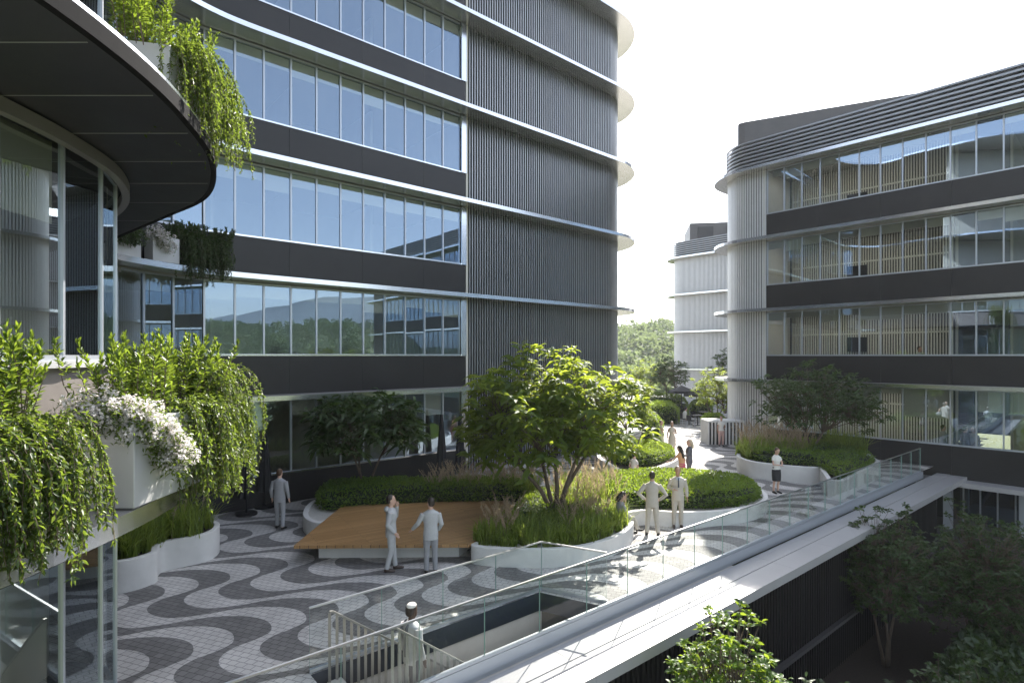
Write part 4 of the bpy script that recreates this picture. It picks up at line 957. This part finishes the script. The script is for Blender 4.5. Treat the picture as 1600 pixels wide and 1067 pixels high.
def counter(label, pts, h, r, slots=.13):
    c = np.mean(pts, axis=0); t_ = thing('slatted_counter', label, 'counter', (c[0], c[1], 0))
    a, b = np.array(pts[0]), np.array(pts[1]); d = (b - a) / np.linalg.norm(b - a); an = math.degrees(math.atan2(d[1], d[0]))
    lp = arc(b, r, an - 90, an + 90, 12) + arc(a, r, an + 90, an + 270, 12)
    mb = MB(); mb.poly(lp, h - .1, h); mb.build('top', M['white'], t_)
    mb = MB(); mb.poly(offset(lp, .10, True), .0, h - .102); mb.build('core', M['fin_back'], t_)
    mb = MB(); p, tg = resample(lp + [lp[0]], slots)
    for q, t in zip(p, tg): nn2 = np.array([-t[1], t[0]]); cc = q + nn2 * .05; mb.box((cc[0], cc[1], (h - .102) / 2), (.05, .08, h - .106), t)
    mb.build('slats', M['white'], t_); return t_
counter('white slatted counter with rounded ends by the left building, beside the small sunlit tree', [(4.6, 28.55), (6.45, 30.6)], 1.12, .62)
mb = MB(); x0, x1, y0, y1, h = 11.25, 13.35, 32.35, 33.6, 1.38
t_ = thing('slatted_counter', 'white box counter with dark slots by the round corner of the right block', 'counter', (12.3, 33, 0))
mb = MB(); mb.poly([(x0, y0), (x1, y0), (x1, y1), (x0, y1)], h - .10, h); mb.build('top', M['white'], t_)
mb = MB(); mb.poly([(x0 + .08, y0 + .1), (x1 - .08, y0 + .1), (x1 - .08, y1), (x0 + .08, y1)], 0, h - .102); mb.build('core', M['fin_back'], t_)
mb = MB()
for i in range(11): mb.box((x0 + .05 + i * .2, y0 + .05, (h - .102) / 2), (.085, .09, h - .106))
for i in range(6): mb.box((x0 + .035, y0 + .2 + i * .2, (h - .102) / 2), (.07, .085, h - .106))
mb.build('slats', M['white'], t_)
planter('low white planter left of the slatted box counter with the round sunlit tree', [PD(1098, 36.5), PD(1111, 36), PD(1160, 36.2), PD(1160, 40.5), PD(1100, 40.5)], .75, .12, sharp=True)
hedge('bright low plants in the low white planter beside the cafe tables', [PD(1099.5, 36.9), PD(1112, 36.5), PD(1128, 36.7), PD(1128, 38.5), PD(1101, 39)], .66, .5, 2500, .13, cat='ground cover', name='ground_cover', kind='stuff', mat_='leaf_shrub')

# ------------------------------------------------------------------ people
def fuse(mb, name, m, parent, voxel=.011, it=2):
    me = bpy.data.meshes.new('tmp'); me.from_pydata(mb.v, [], mb.f); o = bpy.data.objects.new('tmp', me); COL.objects.link(o)
    bm = bmesh.new(); bm.from_mesh(me); bmesh.ops.recalc_face_normals(bm, faces=bm.faces); bm.to_mesh(me); bm.free()
    r = o.modifiers.new('r', 'REMESH'); r.mode = 'VOXEL'; r.voxel_size = voxel
    s = o.modifiers.new('s', 'SMOOTH'); s.factor = .5; s.iterations = it
    dg = bpy.context.evaluated_depsgraph_get(); nm = bpy.data.meshes.new_from_object(o.evaluated_get(dg)); nm.name = name
    bpy.data.objects.remove(o); bpy.data.meshes.remove(me)
    nm.materials.clear(); nm.materials.append(m); nm.polygons.foreach_set('use_smooth', [True] * len(nm.polygons))
    return link(bpy.data.objects.new(name, nm), parent)
def person(label, xy, th, z=0.0, H=1.78, fem=False, skin=0, hair=H_DARK, hairlen=0, top=None, top_kind='jacket', bot=None, bot_kind='trousers', shoe=SHOE_B,
           L=None, Rr=None, legs=None, yaw=0, pitch=0, extra=None, group=None, sit=False, lean=0.0, vox=.011, cap=None):
    k = H / 1.78; ca, sa = math.cos(R(th)), math.sin(R(th)); root = thing('person', label, 'person', (xy[0], xy[1], z), group)
    dz = -.44 if sit else 0
    def T(p): return np.array([xy[0] + (p[0] * ca - p[1] * sa) * k, xy[1] + (p[0] * sa + p[1] * ca) * k, z + (p[2]) * k])
    def TU(p):  # upper body leans about the hips and drops when seated
        y, zz = p[1], p[2] - .92; c, s = math.cos(lean), math.sin(lean)
        return T((p[0], y * c + zz * s, .92 + dz + zz * c - y * s))
    cy_, sy_ = math.cos(R(yaw)), math.sin(R(yaw)); cp_, sp_ = math.cos(R(pitch)), math.sin(R(pitch))
    def TH_(p):
        x, y, zz = p[0], p[1] - .0, p[2] - 1.56; y, zz = y * cp_ + zz * sp_, zz * cp_ - y * sp_
        x, y = x * cy_ - y * sy_, x * sy_ + y * cy_; return TU((x, y + .0, zz + 1.56))
    w = .86 if fem else 1.0; hipw = 1.02 if fem else 1.0
    torso = [(.84, .15 * hipw, .105, 0), (.93, .168 * hipw, .118, 0), (1.03, .150 * w, .105, 0), (1.13, .142 * w * (.93 if fem else 1), .098, 0), (1.26, .168 * w, .118, .012), (1.36, .178 * w, .112, .006), (1.425, .160 * w, .092, -.006), (1.465, .09, .07, -.012), (1.50, .056, .057, -.006), (1.58, .052, .056, .008)]
    sh = .175 * w
    # default arms hanging
    L = L or [(-.235 * w - .01, -.03, 1.14), (-.235 * w - .02, .045, .90)]; Rr = Rr or [(.235 * w + .01, -.03, 1.14), (.235 * w + .02, .045, .90)]
    if legs is None: legs = [((-.095, .012, .50), (-.10, -.03, .085)), ((.095, .012, .50), (.105, -.03, .085))]
    hipz = .90 + dz
    body = MB(); body.rings(torso, 18, T=TU)
    head = [(1.535, .030, .040, .045), (1.552, .048, .062, .036), (1.585, .060, .082, .022), (1.63, .070, .094, .010), (1.68, .0755, .099, .004), (1.72, .072, .095, -.002), (1.755, .055, .074, -.008), (1.778, .022, .03, -.01)]
    body.rings(head, 18, T=TH_); body.ell((0, .104, 1.635), (.013, .018, .022), 8, T=TH_); body.ell((0, .095, 1.592), (.024, .012, .010), 8, T=TH_)
    for s_ in (-1, 1): body.ell((s_ * .077, -.004, 1.645), (.011, .022, .032), 8, T=TH_)
    def hand(wr, el, s_):
        wr = np.array(wr); el = np.array(el); d = wr - el; d /= np.linalg.norm(d); side = np.cross(d, np.array([0, 1., 0.2])); side /= np.linalg.norm(side) + 1e-9; nrm = np.cross(side, d)
        pc = wr + d * .05; mbb = []
        for off in (-.024, -.008, .008, .024):
            body.tube([TU(wr + nrm * off * .7), TU(pc + nrm * off), TU(pc + nrm * off + d * .045)], [.014 * k, .015 * k, .013 * k], 6)
            ln = .075 - abs(off - .006) * .7; a = pc + nrm * off + d * .04; cu = side * (.012 * s_)
            body.tube([TU(a), TU(a + d * ln * .5 + cu * .3), TU(a + d * ln + cu * 1.6)], [.0095 * k, .009 * k, .007 * k], 6)
        a = wr + d * .025 + nrm * .022; body.tube([TU(a), TU(a + nrm * .022 + d * .025), TU(a + nrm * .028 + d * .06)], [.013 * k, .011 * k, .008 * k], 6)
    for s_, A in ((-1, L), (1, Rr)):
        S0 = (s_ * sh, -.006, 1.405); el, wr = A
        body.tube([TU(S0), TU(el), TU(wr)], [.050 * w * k, .040 * w * k, .027 * k], 10); hand(wr, el, s_)
    for s_, (kn, an_) in zip((-1, 1), legs):
        hp = (s_ * .085, 0, hipz); md = tuple((np.array(hp) + np.array(kn)) / 2)
        body.tube([T(hp), T(md), T(kn), T(tuple(np.array(kn) * .55 + np.array(an_) * .45 + np.array([0, -.012, 0]))), T(an_)], [.082 * k, .072 * k, .05 * k, .047 * k, .033 * k], 10)
        body.tube([T((an_[0], an_[1] - .03, an_[2] - .04)), T((an_[0] * 1.08, an_[1] + .08, an_[2] - .05)), T((an_[0] * 1.15, an_[1] + .16, an_[2] - .062))], [.033 * k, .034 * k, .022 * k], 8)
    fuse(body, 'body', SKIN[skin], root, vox)
    # hair
    if hair is not None:
        h = MB(); h.ell((0, -.022, 1.695), (.0835, .098, .098), 16, T=TH_); h.ell((0, -.05, 1.645), (.078, .066, .075), 14, T=TH_)
        if hairlen: h.tube([TH_((0, -.06, 1.67)), TH_((0, -.095, 1.56)), TU((0, -.135, 1.50 - hairlen))], [.078 * k, .082 * k, .05 * k], 10)
        fuse(h, 'hair', hair, root, vox)
    if cap is not None: h = MB(); h.ell((.012, -.016, 1.752), (.078, .094, .050), 16, T=TH_); fuse(h, 'cap', cap, root, vox)  # bright highlight on the crown, modelled as a white cap-like shape
    e = MB()
    for s_ in (-1, 1): eb = MB(); eb.ell((s_ * .031, .0905, 1.662), (.011, .008, .007), 8, T=TH_); eb.build('eye', EYE, root, True)
    e.ell((0, .1015, 1.592), (.022, .009, .006), 8, T=TH_); e.build('mouth', LIP, root, True)
    # garments follow the same skeleton
    if top_kind in ('jacket', 'blouse', 'dress', 'coat'):
        g = MB(); ex = .016 if top_kind in ('jacket', 'coat') else .009
        if top_kind in ('jacket', 'coat'): rr = [(.80 if not sit else .90, .175 * hipw, .128, 0), (.93, .178 * hipw, .13, 0), (1.04, .163 * w, .12, 0), (1.14, .16 * w, .115, 0)]
        elif top_kind == 'dress': rr = [(.50, .20, .165, .0), (.70, .195, .15, 0), (.93, .182, .132, 0), (1.04, .158 * w, .115, 0), (1.13, .145 * w, .105, 0)]
        else: rr = [(.92, .180 * hipw, .128, 0), (1.04, .158 * w, .115, 0), (1.13, .148 * w, .106, 0)]
        rr += [(1.26, .168 * w + ex, .118 + ex, .012), (1.36, .178 * w + ex, .112 + ex, .006), (1.43, .165 * w + ex, .095 + ex * .8, -.006), (1.472, .092 + ex, .074 + ex * .5, -.012), (1.492, .066, .066, -.010)]
        if sit and top_kind == 'dress': rr = rr[2:]
        g.rings(rr, 20, T=TU)
        for s_, A in ((-1, L), (1, Rr)):
            S0 = (s_ * sh, -.006, 1.40); el, wr = np.array(A[0]), np.array(A[1])
            if top_kind in ('jacket', 'coat'): wr2 = el + (wr - el) * .96; g.tube([TU(S0), TU(tuple((np.array(S0) + el) / 2)), TU(el), TU(wr2)], [.072 * w * k, .064 * w * k, .057 * w * k, .043 * k], 12)
            elif top_kind == 'blouse': g.tube([TU(S0), TU(tuple(np.array(S0) * .5 + el * .5))], [.064 * w * k, .058 * w * k], 12)
        fuse(g, {'jacket': 'jacket', 'coat': 'coat', 'blouse': 'blouse', 'dress': 'dress'}[top_kind], top, root, vox)
    if bot is not None:
        g = MB()
        if bot_kind == 'trousers':
            g.rings([(.82, .165 * hipw, .120, 0), (.93, .174 * hipw, .125, 0), (1.04, .153 * w, .112, 0)], 18, T=TU if sit else T)
            for s_, (kn, an_) in zip((-1, 1), legs):
                hp = (s_ * .085, 0, hipz - .01); md = tuple((np.array(hp) + np.array(kn)) / 2)
                g.tube([T(hp), T(md), T(kn), T(tuple(np.array(kn) * .5 + np.array(an_) * .5)), T((an_[0], an_[1], an_[2] + .0))], [.094 * k, .086 * k, .070 * k, .064 * k, .058 * k], 12)
        else:
            g.rings([(.48, .165, .14, .01), (.66, .185, .14, .005), (.82, .19, .135, 0), (.93, .176, .126, 0), (1.03, .145, .107, 0)], 18, T=T)
        fuse(g, bot_kind, bot, root, vox)
    if shoe is not None:
        for s_, (kn, an_) in zip((-1, 1), legs):
            g = MB(); zz = an_[2] - .085
            g.tube([T((an_[0], an_[1] - .055, zz + .035)), T((an_[0] * 1.03, an_[1] + .02, zz + .05)), T((an_[0] * 1.1, an_[1] + .11, zz + .034)), T((an_[0] * 1.16, an_[1] + .20, zz + .026))], [.036 * k, .046 * k, .042 * k, .025 * k], 10)
            fuse(g, 'shoe', shoe, root, vox)
    if extra: extra(root, T, TU, TH_, k, vox)
    return root
def collar_tie(root, T, TU, TH_, k, vox):
    g = MB(); g.v = [TU(p) for p in [(-.055, .103, 1.475), (.055, .103, 1.475), (0, .142, 1.17), (-.055, .085, 1.475), (.055, .085, 1.475), (0, .12, 1.17)]]
    g.f = [(0, 1, 2), (3, 5, 4), (0, 3, 4, 1), (1, 4, 5, 2), (2, 5, 3, 0)]; g.m = [0] * 5; g.build('shirt', C_BLUE, root)
    g = MB(); g.tube([TU((0, .112, 1.47)), TU((0, .135, 1.38)), TU((0, .146, 1.20))], [.016, .018, .024], 8); g.build('tie', C_TIE, root, True)
def collar(root, T, TU, TH_, k, vox):
    g = MB(); g.rings([(1.465, .083, .080, -.012), (1.505, .068, .070, -.008)], 16, T=TU); g.build('shirt_collar', C_LGREY, root, True)
def phone(pt):
    def f(root, T, TU, TH_, k, vox): g = MB(); g.tube([TU(pt), TU((pt[0], pt[1] + .02, pt[2] + .13))], .012, 6); g.build('phone', M['black_metal'], root)
    return f
def scarf(root, T, TU, TH_, k, vox):
    for s_ in (-.09, .02): g = MB(); g.tube([TU((s_, -.02, 1.50)), TU((s_ * 1.2, -.128, 1.42)), TU((s_ * 1.4, -.138, 1.2)), TU((s_ * 1.7, -.15, .95))], [.02, .024, .026, .03], 8); fuse(g, 'scarf', C_DGREY, root, vox)
stride = [((-.09, .10, .50), (-.09, .13, .085)), ((.09, -.02, .50), (.095, -.22, .11))]
person('man in grey suit seen from behind walking towards the dark facade', P(437, 826), -4, top=C_GREY, bot=C_GREY, hair=H_BROWN, legs=[((-.10, .06, .50), (-.115, .08, .085)), ((.10, -.0, .50), (.14, -.10, .09))], extra=collar)
person('man in pale grey hooded top, side view, one hand raised to his face', P(611, 891), -78, H=1.80, top=C_LGREY, bot=C_LGREY, hair=H_DARK, shoe=SHOE, L=[(-.25, .12, 1.20), (-.075, .14, 1.50)], Rr=[(.25, -.08, 1.14), (.20, .09, .93)],
       legs=[((-.09, .05, .50), (-.08, .10, .085)), ((.09, .0, .50), (.10, -.10, .085))], extra=lambda r, T, TU, TH_, k, v: fuse((lambda g: (g.ell((0, -.095, 1.45), (.11, .07, .07), 12, T=TU), g)[1])(MB()), 'hood', C_LGREY, r, v))
person('man in pale jacket seen from behind holding one arm out to the left', P(673, 895), 12, top=C_LGREY, bot=C_GREY, hair=H_DARK, L=[(-.30, .02, 1.17), (-.42, .18, 1.00)], Rr=[(.25, .0, 1.14), (.19, .13, .96)], yaw=20, extra=collar)
person('dark-skinned man in pale coat with a modelled white highlight on his head, going down the stairs behind the railing', ST(-7.42, .74), -40, z=-.84, skin=2, hair=H_DARK, cap=C_WHITE, top=C_LGREY, top_kind='coat', bot=C_DGREY, legs=stride, extra=scarf)
person('man in beige suit seen from behind with hands on hips, on the sunlit paving', P(1019, 836), -12, H=1.82, top=C_BEIGE, bot=C_BEIGE, hair=H_DARK, L=[(-.38, -.06, 1.16), (-.20, .02, .99)], Rr=[(.38, -.06, 1.16), (.20, .02, .99)], legs=[((-.11, .03, .50), (-.14, .0, .085)), ((.11, .03, .50), (.16, .0, .085))], extra=collar)
person('grey-haired man in beige suit and dark tie facing the camera, on the sunlit paving', P(1059, 824), 172, H=1.82, top=C_BEIGE, bot=C_BEIGE, hair=H_GREY, shoe=SHOE, skin=1, Rr=[(.26, .0, 1.15), (.13, .24, 1.16)], extra=collar_tie, pitch=4)
SITL = [((-.09, .46, .47), (-.06, .50, .085)), ((.09, .46, .53), (.0, .66, .16))]
hx, hy = P(966, 812, .46)
person('woman in grey suit sitting on the planter rim with a tablet', (hx, hy), -72, H=1.68, fem=True, top=C_GREY, bot=C_BEIGE, hair=H_DARK, hairlen=.02, sit=True, legs=SITL, L=[(-.22, .14, 1.14), (-.08, .34, 1.06)], Rr=[(.22, .14, 1.14), (.08, .34, 1.06)], lean=.18, pitch=14,
       extra=lambda r, T, TU, TH_, k, v: (lambda g: (g.add([TU(p) for p in [(-.13, .30, 1.02), (.13, .30, 1.02), (.13, .46, 1.07), (-.13, .46, 1.07), (-.13, .30, 1.03), (.13, .30, 1.03), (.13, .46, 1.08), (-.13, .46, 1.08)]], [(3, 2, 1, 0), (4, 5, 6, 7), (0, 1, 5, 4), (1, 2, 6, 5), (2, 3, 7, 6), (3, 0, 4, 7)]), g.build('tablet', M['white_box'], r)))(MB()))
hx, hy = P(990, 737, .46)
person('dark-haired woman in a pale cream top sitting on the round planter, half turned away', (hx, hy), -50, H=1.66, fem=True, top=C_CREAM2, top_kind='blouse', bot=C_DGREY, hair=H_DARK, sit=True, legs=[((-.09, .46, .47), (-.06, .50, .085)), ((.09, .46, .47), (.08, .52, .085))], L=[(-.26, .02, 1.14), (-.2, .2, .98)], Rr=[(.27, -.06, 1.12), (.3, .05, .90)], lean=.08, vox=.014)
person('woman in sage green dress with crossed arms, left of two women on the far walk', P(1033, 706), -110, H=1.68, fem=True, top=C_GREEN, top_kind='dress', hair=H_BROWN, skin=1, L=[(-.22, .10, 1.14), (.08, .20, 1.16)], Rr=[(.22, .10, 1.14), (-.08, .20, 1.20)], vox=.014, bot=C_GREEN, bot_kind='skirt')
person('woman in short beige dress facing the camera, right of two women on the far walk', P(1050, 711), 165, H=1.74, fem=True, top=C_CREAM, top_kind='dress', hair=H_DARK, skin=1, Rr=[(.22, -.02, 1.14), (.23, .05, .90)], L=[(-.22, .02, 1.15), (-.12, .22, 1.20)], vox=.014)
person('woman with pale blond hair in charcoal suit beside the woman in pink', PD(1077, 22.6), 80, H=1.76, fem=True, top=C_DGREY, bot=C_DGREY, hair=H_BLOND, hairlen=.08, vox=.013, L=[(-.23, .10, 1.15), (-.05, .22, 1.12)])
person('woman with long black hair in pink skirt and apricot top reaching out her arm', PD(1066, 22.0), 40, lean=.2, H=1.60, fem=True, top=C_ORANGE, top_kind='blouse', bot=C_PINK, bot_kind='skirt', hair=H_DARK, hairlen=.28, skin=1, L=[(-.26, .22, 1.18), (-.28, .46, 1.14)], vox=.013)
person('woman in white blouse and rose trousers standing before the slatted box counter', P(1127, 697), 178, H=1.70, fem=True, top=C_WHITE, top_kind='blouse', bot=C_ROSE, hair=H_BROWN, skin=1, vox=.015, L=[(-.21, .06, 1.13), (-.1, .2, 1.10)])
person('woman in cream blouse and black skirt looking down at her hands, by the right planter', P(1213, 770), 196, H=1.70, fem=True, top=C_WHITE, top_kind='blouse', bot=C_BLACK, bot_kind='skirt', hair=H_BROWN, L=[(-.22, .08, 1.14), (-.04, .23, 1.14)], Rr=[(.22, .08, 1.14), (.04, .23, 1.12)], pitch=26, vox=.012)
person('cafe guest in white shirt sitting at the far table', PD(1069, 41.8), -80, H=1.72, top=C_WHITE, bot=C_DGREY, hair=H_DARK, sit=True, legs=[((-.09, .44, .47), (-.09, .46, .085)), ((.09, .44, .47), (.09, .46, .085))], lean=.2, vox=.018)
for lab, px, D, zf, th, c in (('man in grey suit behind the ground floor glass of the right block, standing alone', 1474, 27.0, .02, 250, C_GREY), ('man in dark jacket behind the ground floor glass, left of two people talking', 1508, 26.4, .02, 265, C_DGREY),
        ('person in pale coat behind the ground floor glass, right of two people talking', 1521, 26.2, .02, 100, C_LGREY), ('person in grey behind the first floor glass of the right block', 1437, 28.5, 3.80, 200, C_LGREY)):
    person(lab, PD(px, D), th, z=zf, top=c, bot=c, hair=H_DARK, vox=.016)
# ------------------------------------------------------------------ air
mb = MB(); mb.poly([(-420, -420), (420, -420), (420, 420), (-420, 420)], -6.2, 40.0)
hm = bpy.data.materials.new('haze air'); hm.use_nodes = True; hn = hm.node_tree; hn.nodes.clear()
ho = hn.nodes.new('ShaderNodeOutputMaterial'); pv = hn.nodes.new('ShaderNodeVolumePrincipled')
pv.inputs['Color'].default_value = (.92, .96, 1, 1); pv.inputs['Density'].default_value = .00035; pv.inputs['Anisotropy'].default_value = .25
hn.links.new(pv.outputs[0], ho.inputs['Volume'])
tag(mb.build('haze', hm), kind='stuff')
